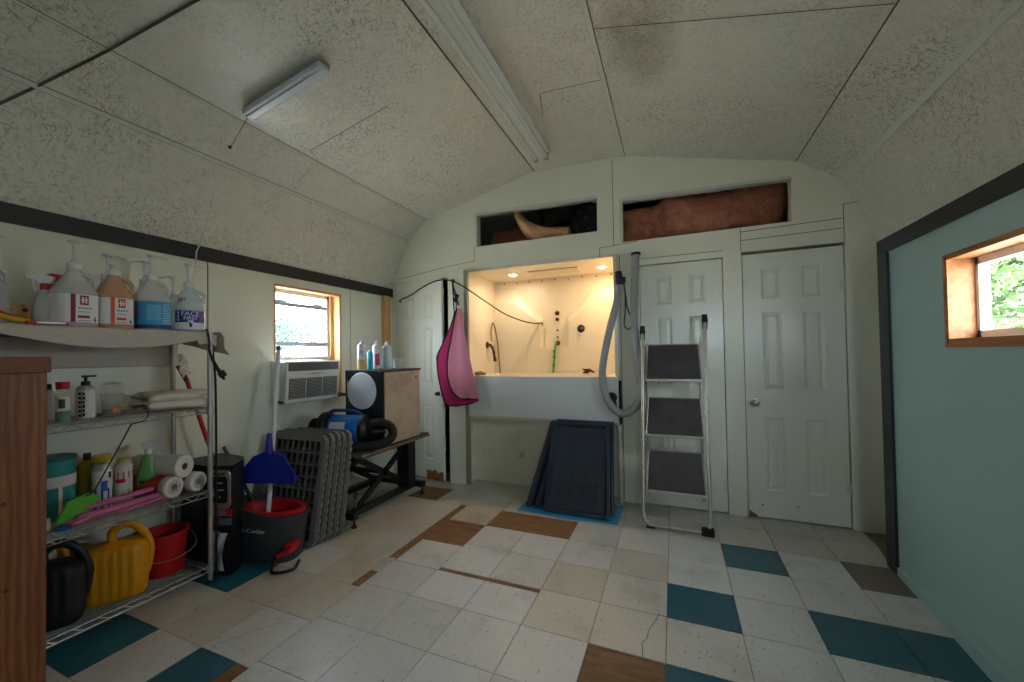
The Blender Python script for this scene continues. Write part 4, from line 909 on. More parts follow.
for k in range(2):
    m = MB()
    def f(u, v, k=k):
        a = v*2*PI; ca, sa = math.cos(a), math.sin(a); q = 1/((abs(ca)**3+abs(sa)**3)**.333); y = -.15+.30*u; e = (1-abs(2*u-1)**6)**.4*.75+.25
        x = ca*q*(.11-.010*k)*(.85+.15*e)+.012*math.sin(y*16+k*2); z = .025+k*.040+sa*q*.0235*e+.010*noise.noise(Vector((x*9, y*8, k+3)))+.004*noise.noise(Vector((x*30, y*12, k)))
        return (x, y+.006*k, max(z, .001))
    m.surf(f, 36, 36); m.build('fold', TWL, t)
t = thing('paper_bag', 'crumpled pale bag hanging from the right end of the second shelf', 'bag', (-2.60, 1.40, 1.20))
m = MB(); m.surf(lambda u, v: (-.03+.05*v+.01*math.sin(u*9), -.0+.03*math.sin(v*4)+.02*u, .06-.09*u-.03*v+.012*math.sin(v*11)), 12, 12, (.003, .003, 0)); m.build('body', TWL, t)
t = thing('scraper', 'red and grey handled pole leaning on the wall behind the right shelf post', 'pole', (-2.60, 1.52, 0))
m = MB(); m.tube([(-.02, -.12, 1.20), (.0, -.085, 1.11)], .014, 0, 10); m.build('grip', GRD, t)
m = MB(); m.tube([(.0, -.085, 1.11), (.01, .02, .74)], .012, 0, 10); m.build('handle', RED, t)
m = MB(); m.tube([(.01, .02, .74), (.02, .13, .36)], .010, 0, 10); m.build('lower_tube', GRD, t)

# ------------------------------------------------------------------ third shelf
Z3 = .507
t = thing('wipes_tub', 'teal tub with a white band and cross at the left of the third shelf', 'tub', (-2.66, .90, Z3))
m = MB(); m.lathe([(0, 0), (.072, 0), (.076, .01), (.078, .27), (0, .272)], (0, 0, 0), 32); m.build('body', mat('teal_tub', (44, 150, 156), .45), t)
m = MB(); a = math.atan2(-.9, 2.66); m.patch((0, 0, 0), .0795, a-1.4, a+1.4, .15, .20, 0, 16); m.patch((0, 0, 0), .0795, a+.25, a+.42, .01, .15, 0, 3); m.build('white_band', LBW, t)
m = MB(); m.lathe([(.079, .268), (.082, .27), (.08, .285), (.03, .29), (0, .29)], (0, 0, 0), 28); m.build('lid', mat('dark_teal', (30, 96, 100), .5), t)
bottle('yellow_bottle', 'bottle', -2.68, 1.03, Z3, [(0, 0), (.035, 0), (.038, .008), (.038, .21), (.015, .24), (0, .24)], mat('mustard', (176, 146, 40), .45), 'mustard yellow bottle standing behind the teal tub and spray can', [(0, .238), (.016, .238), (.014, .27), (0, .27)], GRD)
bottle('spray_can', 'can', -2.60, 1.055, Z3, [(0, 0), (.038, 0), (.039, .004), (.039, .20), (.026, .222), (0, .223)], mat('can_metal', (190, 190, 190), .35, .7), 'aerosol can with a yellow cap and a blue and white label', [(0, .222), (.034, .232), (.036, .236), (.036, .262), (0, .264)], mat('yellow_cap', (206, 178, 40), .45),
       lab=(.0396, .006, .19, [(-1.2, 1.2, .006, .10, 1), (-.1, .5, .09, .14, 2), (.1, .35, .03, .09, 3), (.6, .9, .15, .18, 4)], [LBW, LNV, mat('label_azure', (30, 96, 200), .45), LBW, INK]))
bottle('orange_can', 'can', -2.59, 1.135, Z3, [(0, 0), (.036, 0), (.036, .2), (.03, .21), (0, .21)], mat('cream_can', (222, 206, 160), .5), 'cream and orange box-like can right of the blue spray can', [(0, .208), (.028, .21), (.03, .225), (0, .227)], mat('tan_cap', (206, 190, 130), .5),
       lab=(.0366, .05, .195, [(-1.2, 1.2, .13, .165, 1), (-.9, .2, .11, .13, 2), (-1.2, 1.2, .05, .075, 3)], [LBW, LOR, LRD, mat('label_yellow', (214, 190, 90), .5)]))
t = spray(-2.56, 1.225, Z3, 'green cleaning spray bottle with a dark green label on the third shelf', clear('green_clear', (120, 196, 100), .82), WPL, WPL, math.radians(60), .235, .044)
m = MB(); m.patch((0, 0, 0), .0452, -2.4, .3, .02, .11, 0, 16, 1, .76); m.patch((0, 0, 0), .046, -2.4, .3, .085, .10, 1, 16, 1, .76); m.build('paper_label', [mat('label_green', (70, 150, 70), .5, var=.4, scale=60), mat('label_dkgreen', (16, 84, 44), .5)], t)
def roll(x, y, z, label, ang, axis_pitch=0, L=.28, r=.056, wrap=False):
    t = thing('paper_towel_roll', label, 'paper towel roll', (x, y, z), ang, 'paper towel rolls')
    A = Ry(PI/2)
    m = MB(); m.lathe([(.018, -L/2), (r-.004, -L/2), (r, -L/2+.004), (r, L/2-.004), (r-.004, L/2), (.018, L/2), (.018, L/2-.02), (.018, -L/2+.02), (.018, -L/2)], (0, 0, 0), 32, axis=A); m.build('paper', mat('tissue_white', (222, 218, 212), .95, var=.03), t)
    m = MB(); m.lathe([(.0175, -L/2+.001), (.0175, L/2-.001), (.016, L/2-.001), (.016, -L/2+.001)], (0, 0, 0), 20, axis=A); m.build('core', mat('cardboard', (140, 112, 84), .9), t)
    if wrap:
        m = MB(); m.lathe([(r+.001, -L/2), (r+.0015, -L/2+.01), (r+.0015, L/2-.03), (r+.001, L/2-.02), (r-.02, L/2+.004), (.012, L/2+.006)], (0, 0, 0), 28, axis=A); m.build('plastic_wrap', clear('wrap_clear', (230, 230, 230), .25), t)
        m = MB(); m.lathe([(r+.002, -L/2+.02), (r+.0024, -L/2+.021), (r+.0024, L/2-.05), (r+.002, L/2-.04)], (0, 0, 0), 28, axis=A); m.build('red_wrapper', RED, t)
        m = MB()
        for k in range(5): a = k*1.3; m.tube([(L/2+.007, .01*math.cos(a), .01*math.sin(a)), (L/2+.004, .034*math.cos(a), .034*math.sin(a))], .0012, 0, 4)
        m.build('wrap_pleat', GRY, t)
    return t
roll(-2.55, 1.245, Z3+.056, 'wrapped paper towel roll with red packaging at the left of the bottom pair', math.radians(14), wrap=True, r=.056, L=.26)
roll(-2.545, 1.362, Z3+.052, 'wrapped paper towel roll at the right of the bottom pair by the post', math.radians(14), wrap=True, r=.052, L=.26)
roll(-2.56, 1.285, Z3+.152, 'bare paper towel roll resting on top of the other two', math.radians(18), r=.060, L=.28)
PK = mat('pink_gloves', (206, 116, 168), .6)
t = thing('pink_gloves', 'bundle of long pink rubber gloves lying along the edge of the third shelf', 'gloves', (-2.44, 1.06, Z3))
for k, (dx, z, y0_, y1_, w_) in enumerate(((0, .026, -.15, .17, .060), (-.03, .058, -.13, .16, .052), (.04, .016, -.03, .16, .030))):
    m = MB(); P_ = spline([(dx-.01, y0_, z+.003), (dx+.006, y0_*.4, z+.004), (dx-.004, y1_*.4, z+.006), (dx-.015, y1_, z+.008)], 8); n_ = len(P_)
    m.tube(P_, [w_*(.60+.06*math.sin(i*.7)+.22*(1-i/n_)) * .56 for i in range(n_)], 0, 12)
    for v in m.bm.verts: v.co.z = max(.001, z+(v.co.z-z)*.62)
    m.build('glove', PK, t)
m = MB()
for k in range(4): m.tube(spline([(-.02+.016*k, -.13, .026), (-.022+.017*k, -.175, .018-.001*k), (-.02+.018*k, -.20+.008*k, .012)]), [.011]*16+[.008], 0, 8)
m.build('glove_finger', PK, t)
t = thing('dish_brush', 'lime green hand brush with a blue end standing at the left of the pink gloves', 'brush', (-2.475, .90, Z3))
m = MB(); m.prism([(-.055, .03), (-.02, .005), (.01, .0), (.06, .05), (.085, .10), (.06, .125), (.03, .12), (-.02, .105), (-.035, .07)], [], lambda a, b: (.02, a, b), lambda a, b: (.0, a, b)); m.build('head', mat('lime_plastic', (86, 190, 30), .5), t, smooth=False)
m = MB(); m.lathe([(0, 0), (.035, 0), (.036, .008), (.02, .016), (0, .018)], (.03, -.03, 0), 18); m.build('blue_end', mat('blue_rubber', (40, 120, 180), .5), t)
m = MB(); m.lathe([(0, 0), (.038, 0), (.04, .006), (.04, .045), (.034, .048), (0, .05)], (0, 0, 0), 22); o = m.build('white_tin', mat('cream_tin', (210, 206, 196), .5)); o.location = (-2.50, .80, Z3); tag(o, 'squat pale tin below the teal tub, next to the lime brush', 'tin')
m = MB(); m.tube(spline([(-2.365, 1.065, .93), (-2.36, 1.03, .86), (-2.358, .97, .74), (-2.36, .93, .66), (-2.40, .92, .635)]), .003, 0, 5); m.tube(spline([(-2.365, 1.065, .93), (-2.36, 1.12, .945), (-2.358, 1.13, .99), (-2.362, 1.11, 1.0)]), .0025, 0, 5)
tag(m.build('thin_cable', BRB), 'thin dark cord hanging diagonally in front of the spray can', 'cord')

# ------------------------------------------------------------------ bottom shelf: watering cans, red bucket
Z4 = .097
YC = mat('yellow_plastic', (226, 156, 14), .4, var=.08); BC = mat('matt_black_plastic', (26, 26, 28), .45)
def can(x, y, rz, label, mt, s=1):
    t = thing('watering_can', label, 'watering can', (x, y, Z4), rz)
    m = MB(); seg = 96; prof = [(0, 0), (.86, 0), (.93, .01), (.98, .03), (1, .08), (1, .20), (.97, .235), (.86, .25), (.5, .262), (0, .266)]
    vs = []; fs = []
    for i, (r, z) in enumerate(prof):
        for k in range(seg):
            a = 2*PI*k/seg; ca, sa = math.cos(a), math.sin(a); q = 1/((abs(ca)**4+abs(sa)**4)**.25)
            rib = 1+(.03*math.cos(k*PI/2) if 3 <= i <= 6 and abs(sa) > .4 else 0)
            vs.append((.125*r*q*ca*(rib if abs(sa) < .6 else 1), .085*r*q*sa*rib, z))
    n_ = len(prof)
    for i in range(n_-1):
        for k in range(seg): fs.append((i*seg+k, i*seg+(k+1) % seg, (i+1)*seg+(k+1) % seg, (i+1)*seg+k))
    fs.append(tuple(range(seg))[::-1]); fs.append(tuple((n_-1)*seg+k for k in range(seg))); m._new(vs, fs); m.build('body', mt, t)
    m = MB(); m.tube(spline([(-.005, 0, .255), (-.01, 0, .305), (.03, 0, .335), (.075, 0, .32), (.115, 0, .26), (.132, 0, .17), (.118, 0, .08)]), [.018]*40+[.014]*9, 0, 12); m.build('handle', mt, t)
    m = MB(); m.tube(spline([(-.10, 0, .06), (-.155, 0, .16), (-.175, 0, .27), (-.19, 0, .31)]), [.030-.0008*i for i in range(25)], 0, 14); m.build('spout', mt, t)
    return t
can(-2.50, 1.062, math.radians(62), 'ribbed yellow plastic watering can on the bottom shelf', YC)
can(-2.51, .832, math.radians(62), 'black plastic watering can at the left of the bottom shelf', BC)
t = thing('red_bucket', 'red plastic bucket with a wire handle on the bottom shelf', 'bucket', (-2.545, 1.29, Z4))
m = MB(); m.lathe([(0, .0), (.083, 0), (.085, .004), (.104, .205), (.112, .206), (.112, .216), (.100, .217), (.081, .01), (0, .008)], (0, 0, 0), 36); m.build('body', RED, t)
m = MB(); m.tube(spline([(-.05, -.10, .20), (.04, -.125, .13), (.10, -.09, .10), (.135, 0, .10), (.135, .08, .13), (.05, .115, .17), (-.02, .107, .20)]), .0024, 0, 6); m.build('wire_handle', ALU, t)
m = MB(); m.lathe([(0, 0), (.05, 0), (.06, .02), (.058, .21), (.04, .24), (0, .245)], (0, 0, 0), 24, sy=.8); o = m.build('beige_jar', mat('dull_beige', (150, 128, 98), .6)); o.location = (-2.66, 1.0, Z4); tag(o, 'dull beige rounded jar behind the two watering cans', 'jar')

# ------------------------------------------------------------------ wooden cabinet in the near left corner
t = thing('wooden_cabinet', 'waist-high stained pine cabinet end in the near left foreground', 'cabinet', (-1.95, .33, 0))
m = MB(); m.box((-2.15, .474, 0), (-1.705, .566, 1.20), 0, .002); m.box((-2.15, .1, 0), (-1.705, .471, 1.20), 0, .002); m.build('side_panel', POST, t, world=True, smooth=False)
m = MB(); m.box((-2.16, .09, 1.2), (-1.695, .572, 1.247), 0, .003); m.build('top_board', nmat('dark_pine', lambda n: _wood(n, (104, 56, 24), (142, 80, 38), (30, 3, 30))), t, world=True, smooth=False)
for z in (.87, .63):
    m = MB(); m.lathe([(0, 0), (.005, 0), (.006, .001), (.004, .0015), (0, .002)], (-1.705, .482 if z > .8 else .487, z-.03), 14, axis=Ry(PI/2), sx=1.0); m.build('knot', SEAM, t, world=True)

# ------------------------------------------------------------------ vacuum, mop bucket, dustpan
t = thing('vacuum_cleaner', 'tall black appliance with a chrome-framed front panel between shelf and bucket', 'vacuum cleaner', (-2.47, 1.60, 0))
m = MB()
FP = [(-.26, -.135), (.0, -.135), (.135, -.088), (.07, .02), (-.02, .10), (-.26, .11)]; m.prism(FP, [], lambda a, b: (a, b, 0), lambda a, b: (a*(1.0 if b < 0 else .98), b*.98, .62))
bmesh.ops.bevel(m.bm, geom=list(m.bm.edges), offset=.012, segments=2, affect='EDGES'); m.build('body', BPL, t, smooth=True)
def rrect(w_, h_, r, n_=5):
    P_ = []
    for cx, cy, a0 in ((w_/2-r, h_/2-r, 0), (-w_/2+r, h_/2-r, PI/2), (-w_/2+r, -h_/2+r, PI), (w_/2-r, -h_/2+r, 1.5*PI)):
        for k in range(n_+1): a = a0+k*PI/2/n_; P_.append((cx+r*math.cos(a), cy+r*math.sin(a)))
    return P_
vf = bpy.data.objects.new('vf', None)
def onface(x, z, y=-.115): return (lambda a, b: (x+a, y, z+b)), (lambda a, b, : (x+a, y-.012, z+b))
f0, f1 = onface(.12, .515); m = MB(); m.prism(rrect(.165, .23, .035), [rrect(.13, .16, .025)], f0, f1); m.build('chrome_frame', ALU, vf)
m = MB(); m.prism(rrect(.135, .165, .025), [], *onface(.12, .515, -.112)); m.build('panel', BPL, vf)
m = MB(); m.box((.07, -.128, .600), (.165, -.125, .618), 0, .003); m.build('badge', mat('bronze_badge', (120, 84, 54), .4, .4), vf, smooth=False)
m = MB()
for k in range(9): m.box((.085+k*.008, -.1265, .51), (.090+k*.008, -.1245, .516))
for k in range(7): m.box((.09+k*.008, -.1265, .552), (.095+k*.008, -.1245, .557))
m.box((.115, -.1265, .465), (.122, -.1245, .475)); m.build('printing', LBW, vf, smooth=False)
m = MB(); m.box((.02, -.124, .355), (.21, -.115, .395), 0, .004); m.box((.03, -.121, .30), (.205, -.114, .345), 1, .003); m.build('strap', [ALU, mat('grey_strap', (96, 100, 104), .6)], vf, smooth=False)
m = MB(); m.box((.17, -.127, .36), (.215, -.118, .40), 0, .004); m.build('red_clip', RED, vf, smooth=False)
m = MB(); m.surf(lambda u, v: (.06+.11*v-.03*u+.006*math.sin(v*9), -.121-.02*math.sin(u*3)-.006*math.sin(v*12+u*5), .27-.22*u-.02*v), 14, 12, (0, .003, 0)); m.build('plastic_bag', mat('white_film', (190, 192, 196), .4), vf)

fa_ = math.atan2(.047, .135); off_ = Vector((.020, -.128, 0))
for c_ in [o for o in bpy.data.objects if o.parent == vf]:
    c_.parent = t
    for v in c_.data.vertices:
        p = Vector(((v.co.x-.0325)*.74, v.co.y+.115, 0)); p = Rz(fa_) @ p; v.co = Vector((p.x+off_.x, p.y+off_.y, v.co.z*.95))
bpy.data.objects.remove(vf)
t = thing('mop_bucket', 'dark grey mop bucket with a red wringer rim and foot pedal', 'bucket', (-2.345, 1.765, 0), math.radians(14))
m = MB(); seg = 40
prof = [(0, 0), (.80, 0), (.84, .012), (1.0, .26), (1.05, .262), (1.05, .285), (.98, .285), (.80, .03), (0, .02)]
m.lathe([(r*.2, z) for r, z in prof], (0, 0, 0), seg, sx=1.16, sy=.64, sq=.8)
for v in m.bm.verts:
    if v.co.z > .25 and v.co.x < .1: v.co.z += .06*min(1, (.1-v.co.x)/.25)
m.build('tub', mat('bucket_grey', (56, 62, 66), .5), t)
m = MB(); rp = [(.205*math.cos(a)*(1 if True else 1), -.02+.125*math.sin(a)-.0) for a in [2*PI*k/40 for k in range(40)]]
def rim(a, inset=0): return Vector((( .03+(.205-inset)*math.cos(a)), (.128-inset)*math.sin(a)*1.0, .292+.018*math.sin(a)*0))
vs = []; fs = []
for k in range(40):
    a = 2*PI*k/40; o_ = rim(a); i_ = rim(a, .035)
    vs += [(o_.x, o_.y, .286), (o_.x, o_.y, .312), (i_.x, i_.y, .306), (i_.x+.02, i_.y*.85, .20)]
for k in range(40):
    j = (k+1) % 40
    for q_ in range(3): fs.append((k*4+q_, j*4+q_, j*4+q_+1, k*4+q_+1))
m._new(vs, fs); m.build('wringer_rim', RED, t)
m = MB(); m.lathe([(0, .12), (.06, .12), (.10, .19), (.098, .19), (.06, .124), (0, .124)], (.045, 0, 0), 28); m.build('wringer_basket', GRD, t)
m = MB(); m.box((.17, -.17, .085), (.26, -.10, .11), 0, .006, Ry(-.4)); m.box((.19, -.12, .09), (.23, -.03, .13), 0, .006); m.build('pedal', RED, t, smooth=False)
m = MB(); m.tube(spline([(.14, -.11, .07), (.15, -.18, .012), (.21, -.20, .010), (.27, -.15, .010), (.25, -.07, .02)]), .009, 0, 8); m.tube([(.16, -.10, .10), (.15, -.17, .02)], .007, 0, 8); m.build('pedal_frame', BPL, t)
m = MB(); a0 = -1.66
def bendb(x_, y_, z_):
    aa = a0+x_/.16; ca, sa = math.cos(aa), math.sin(aa); q_ = 1/((abs(ca)**2.8+abs(sa)**2.8)**(1/2.8)); h_ = .20+y_; k = .84+(h_-.012)*.16/.248
    return ((.232*k*q_*ca)+ca*.002, (.2*k*q_*sa*.64)+sa*(.002+z_), h_)
m.text('o-Cedar', .036, (0, 0, 0), (1, 0, 0), (0, 1, 0), 0, bend=bendb); m.build('lettering', LBW, t, smooth=False)
t = thing('dark_pole', 'dark grey mop pole leaning from the bucket toward the wall', 'pole', (-2.60, 1.77, 0))
m = MB(); m.tube([(-.11, -.06, .66), (.05, .01, .335)], .011, 0, 10); m.build('tube', GRD, t)
m = MB(); m.tube([(.05, .01, .335), (.07, .02, .29)], .016, 0, 10); m.build('socket', BPL, t)

t = thing('dustpan', 'blue dustpan clipped upside down on a white broom pole', 'dustpan', (-2.405, 1.815, .42)); t.scale = (1.12, 1.12, 1.05)
BLU = mat('royal_blue_plastic', (24, 44, 150), .4)
m = MB(); A = Rz(math.radians(20))
pf = [(-.165, .0), (.165, .0), (.165, .055), (.09, .155), (.03, .18), (-.03, .18), (-.09, .155), (-.165, .055)]
m.prism(pf, [], lambda a, b: tuple(A @ Vector((a, -.018-.03*(1-b/.18), b+.02))), lambda a, b: tuple(A @ Vector((a, -.012-.03*(1-b/.18), b+.02))))
for s_ in (-1, 1): m.prism([(.02, -.05), (.075, -.05), (.16, -.02), (.16, .01), (.02, .02)], [], lambda a, b: tuple(A @ Vector((s_*(.165-.075*max(0, (a-.075))/.085), b, a))), lambda a, b: tuple(A @ Vector((s_*(.160-.075*max(0, (a-.075))/.085), b, a))))
m.prism([(-.09, 0), (.09, 0), (.03, .02), (-.03, .02)], [], lambda a, b: tuple(A @ Vector((a, -.018, .155+b*1.2+.02))), lambda a, b: tuple(A @ Vector((a, .02, .155+b*1.2+.02))))
m.build('pan', BLU, t, smooth=False)
m = MB(); m.tube([A @ Vector((0, -.01, .19)), A @ Vector((0, -.012, .27)), A @ Vector((0, -.008, .315))], [.022, .017, .012], 0, 12); m.build('handle', BLU, t)
t = thing('mop', 'white mop pole standing in the grey bucket and leaning by the air conditioner', 'mop', (-2.42, 1.80, .05))
m = MB(); m.tube([(.02, -.03, .0), (.0, .02, .3), (-.155, .21, 1.24)], .0145, 0, 12); m.build('pole', mat('pole_white', (226, 232, 234), .35, var=.04), t)
m = MB(); m.lathe([(0, 0), (.0145, 0), (.0145, .04), (.008, .05), (0, .05)], (-.155, .21, 1.22), 12); m.build('end_cap', GRY, t)
m = MB(); m.box((-.03, -.06, -.015), (.07, .0, .03), 0, .006); m.build('head', GRD, t, smooth=False)

# ------------------------------------------------------------------ folded crate panels
CRG = mat('crate_grey', (120, 118, 114), .5)
def crate_panel(i, x1, y, w_, h_, label, lean, rz):
    t = thing('folded_crate', label, 'crate panel', (x1, y, 0), rz, 'folded dog crate panels'); A = Rx(-lean)
    m = MB(); b = .042; o_ = rrect(w_, h_, .055); o_ = [(a-w_/2, c_+h_/2) for a, c_ in o_]; i_ = [(a-w_/2, c_+h_/2) for a, c_ in rrect(w_-2*b, h_-2*b, .02)]
    m.prism(o_, [i_], lambda a, c_: tuple(A @ Vector((a, -.012, c_))), lambda a, c_: tuple(A @ Vector((a, .02, c_))))
    for v in m.bm.verts: pass
    m.build('frame', CRG, t, ang=25)
    m = MB()
    def br(a0, c0, a1, c1, w2, y0_=-.006, y1_=.010):
        P_ = [(a0-w2 if a0 == a1 else a0, c0-w2 if c0 == c1 else c0), (a1+w2 if a0 == a1 else a1, c1+w2 if c0 == c1 else c1)]
        lo = Vector((P_[0][0], y0_, P_[0][1])); hi = Vector((P_[1][0], y1_, P_[1][1])); m.box(lo, hi, 0, 0, A, (0, 0, 0))
    nc = 9; nr_ = 8
    for k in range(1, nc): a = -w_+b+(w_-2*b)*k/nc; br(a, b, a, h_-b, .0045)
    for k in range(1, nr_): c_ = b+(h_-2*b)*k/nr_; br(-w_+b, c_, -b, c_, .0055, -.009)
    m.build('grid', CRG, t, smooth=False)
    m = MB()
    for k in range(12):
        if k == 0: m.box((.0, .004, .05), (.006, .016, h_-.06), 0, 0, A, (0, 0, 0))
        z = .05+k*(h_-.1)/12; m.box((.0, -.004, z), (.010, .022, z+.028), 0, .003, A, (0, 0, 0))
        if k % 2: m.box((.0, -.02, z+.01), (.008, .0, z+.02), 0, .002, A, (0, 0, 0))
    m.build('hinge_edge', CRG, t, smooth=False)
    return t
LB = ['front grey folded crate panel with the open grid facing the camera', 'second grey crate panel from the front of the leaning stack', 'third grey crate panel from the front of the leaning stack', 'fourth grey crate panel from the front of the leaning stack', 'rearmost grey crate panel of the leaning stack']
for i in range(5):
    crate_panel(i, -2.15+.008*i, 1.925+.048*i, .53-.004*i, .715+.006*(i % 3), LB[i], math.radians(10.5-.3*i), math.radians(4))

# ------------------------------------------------------------------ grooming table
TT = .535
t = thing('grooming_table', 'low black-framed grooming table with a thin wooden top', 'table', (-2.36, 2.66, 0))
m = MB(); m.box((-2.69, 2.24, TT-.022), (-2.03, 3.10, TT-.006), 0, .003); m.build('table_top', nmat('ply_edge', lambda n: _wood(n, (120, 84, 56), (156, 114, 78), (3, 3, 60))), t, world=True, smooth=False)
m = MB(); m.box((-2.685, 2.245, TT-.006), (-2.035, 3.095, TT), 0, .002); m.build('rubber_mat', mat('slate_mat', (92, 106, 122), .6), t, world=True, smooth=False)
m = MB(); m.box((-2.10, 2.55, TT), (-2.035, 3.09, TT+.012), 0, .003); m.build('edge_rail', BPL, t, world=True, smooth=False)
m = MB(); m.lathe([(0, 0), (.010, 0), (.010, .012), (0, .014)], (-2.06, 2.92, TT+.012), 12); m.build('bolt', CHR, t, world=True)
def bar(m, a, b, w_, h_):
    a, b = Vector(a), Vector(b); d = (b-a); L = d.length; d.normalize(); s_ = d.cross(Vector((0, 0, 1))).normalized(); u_ = s_.cross(d)
    P_ = []
    for p in (a, b): P_ += [p-s_*w_/2-u_*h_/2, p+s_*w_/2-u_*h_/2, p+s_*w_/2+u_*h_/2, p-s_*w_/2+u_*h_/2]
    m._new(P_, [(0,1,2,3), (7,6,5,4), (0,4,5,1), (1,5,6,2), (2,6,7,3), (3,7,4,0)])
m = MB(); bar(m, (-2.18, 2.30, .085), (-2.18, 3.08, .085), .045, .045); bar(m, (-2.58, 2.30, .085), (-2.58, 3.08, .085), .045, .045)
bar(m, (-2.66, 2.27, .085), (-2.12, 2.27, .085), .05, .05); bar(m, (-2.66, 3.07, .085), (-2.08, 3.07, .085), .05, .05); m.build('base_frame', BPL, t, world=True, smooth=False)
for x in (-2.20, -2.56):
    for a, b in (((x, 2.38, .11), (x, 2.98, .46)), ((x, 2.38, .46), (x, 2.98, .11))):
        m = MB(); bar(m, a, b, .02, .045); m.build('scissor_arm', BPL, t, world=True, smooth=False)
m = MB(); bar(m, (-2.20, 2.32, .48), (-2.20, 3.04, .48), .04, .05); bar(m, (-2.56, 2.32, .48), (-2.56, 3.04, .48), .04, .05); bar(m, (-2.56, 2.68, .285), (-2.20, 2.68, .285), .03, .03); bar(m, (-2.56, 2.98, .12), (-2.20, 2.98, .12), .03, .03)
m.box((-2.24, 2.90, .10), (-2.12, 3.0, .51)); m.build('lift_frame', BPL, t, world=True, smooth=False)
for x, y in ((-2.14, 2.27), (-2.10, 3.07), (-2.64, 2.27), (-2.64, 3.07)):
    m = MB(); m.lathe([(0, 0), (.02, 0), (.022, .012), (.008, .02), (.007, .06), (0, .06)], (x, y, .0), 14); m.build('levelling_foot', BRB, t, world=True)
m = MB(); m.lathe([(0, 0), (.058, 0), (.060, .004), (.044, .008), (.046, .10), (.05, .13), (.045, .13), (.04, .012), (0, .01)], (0, 0, 0), 28); o = m.build('white_cup', mat('old_white_cup', (176, 168, 152), .5)); o.location = (-2.36, 2.56, 0); tag(o, 'off-white plastic tub standing on the floor under the grooming table', 'plastic tub')

# speaker-like box
t = thing('cabinet_box', 'tan-sided box with a black front and a big white disc on the table', 'box', (-2.24, 2.74, TT))
m = MB(); m.box((-2.425, 2.515, TT), (-2.055, 2.985, 1.11), 0, .003); m.build('cabinet', TAN, t, world=True, smooth=False)
m = MB(); m.box((-2.43, 2.495, TT), (-2.053, 2.515, 1.12), 0, .003); m.box((-2.085, 2.492, TT), (-2.06, 2.497, 1.118), 0); m.build('front_panel', mat('navy_black', (20, 26, 38), .3), t, world=True, smooth=False)
m = MB(); m.lathe([(0, 0), (.142, 0), (.146, .003), (.140, .012), (.05, .016), (0, .017)], (-2.26, 2.495, .965), 48, axis=Rx(PI/2)); m.build('white_disc', mat('disc_white', (214, 222, 230), .45, var=.03), t, world=True)
m = MB(); m.box((-2.43, 2.495, 1.11), (-2.05, 3.0, 1.128), 0, .003); m.build('top_board', mat('dark_edge', (44, 40, 42), .5), t, world=True, smooth=False)
m = MB(); m.lathe([(0, 0), (.010, 0), (.010, .003), (0, .004)], (-2.055, 2.93, 1.055), 12, axis=Ry(PI/2)); m.build('screw_head', BRZ, t, world=True)
m = MB(); m.box((-2.41, 2.493, .985), (-2.405, 2.496, 1.05)); m.build('sticker', LBW, t, world=True, smooth=False)
BZ = 1.128
def pbottle(x, y, h, r, mt, label, lower=None, lz=0, band=None):
    t = thing('shampoo_bottle', label, 'bottle', (x, y, BZ), 0, 'bottles on the tan box')
    m = MB(); m.lathe([(0, 0), (r*.95, 0), (r, .005), (r, h*.78), (r*.9, h*.83), (r*.4, h*.87), (r*.35, h*.9), (0, h*.9)], (0, 0, 0), 24, sx=1, sy=1); m.build('body', mt, t)
    m = MB(); m.lathe([(0, h*.88), (r*.42, h*.88), (r*.42, h*.93), (r*.18, h*.95), (r*.15, h), (0, h)], (0, 0, 0), 14); m.tube([(0, 0, h*.99), (.014, .008, h*.985)], .003, 0, 6); m.build('pump', WPL, t)
    if lower: m = MB(); m.patch((0, 0, 0), r+.0008, 0, 2*PI, .004, lz, 0, 24); m.build('coloured_label', lower, t)
    if band:
        a = math.atan2(-y, -x); m = MB()
        for k in range(3): m.patch((0, 0, 0), r+.0014, a-.2+.3*k-.3, a-.05+.3*k-.3, h*.45+.02*(k % 2), h*.66, 0, 4)
        m.build('printing', band, t)
pbottle(-2.32, 2.565, .245, .036, WPL, 'tall white bottle with a yellow lower label at the left on the tan box', mat('pale_amber', (222, 186, 120), .5), .085, mat('lilac', (150, 130, 190), .5))
pbottle(-2.31, 2.650, .175, .024, mat('cyan_bottle', (60, 170, 200), .35), 'small cyan blue bottle between the two white ones on the tan box')
pbottle(-2.31, 2.725, .240, .031, WPL, 'white bottle with a bright pink label on the tan box', None, 0, None)
t = bpy.data.objects['shampoo_bottle.002']; m = MB(); a = math.atan2(-2.72, 2.31); m.patch((0, 0, 0), .0320, a-.3, a+1.1, .03, .13, 0, 8); m.build('pink_label', mat('hot_pink', (214, 50, 110), .5), t)
pbottle(-2.26, 2.80, .235, .040, mat('frosted_bottle', (196, 214, 222), .3), 'wide frosted bottle at the right of the group on the tan box')
m = MB(); m.lathe([(0, 0), (.032, 0), (.034, .004), (.045, .085), (.047, .087), (.044, .087), (.032, .008), (0, .007)], (0, 0, 0), 24); o = m.build('plastic_cup', mat('frosted_cup', (200, 208, 208), .4)); o.location = (-2.22, 2.90, BZ); tag(o, 'short frosted white cup at the right end of the tan box top', 'cup')

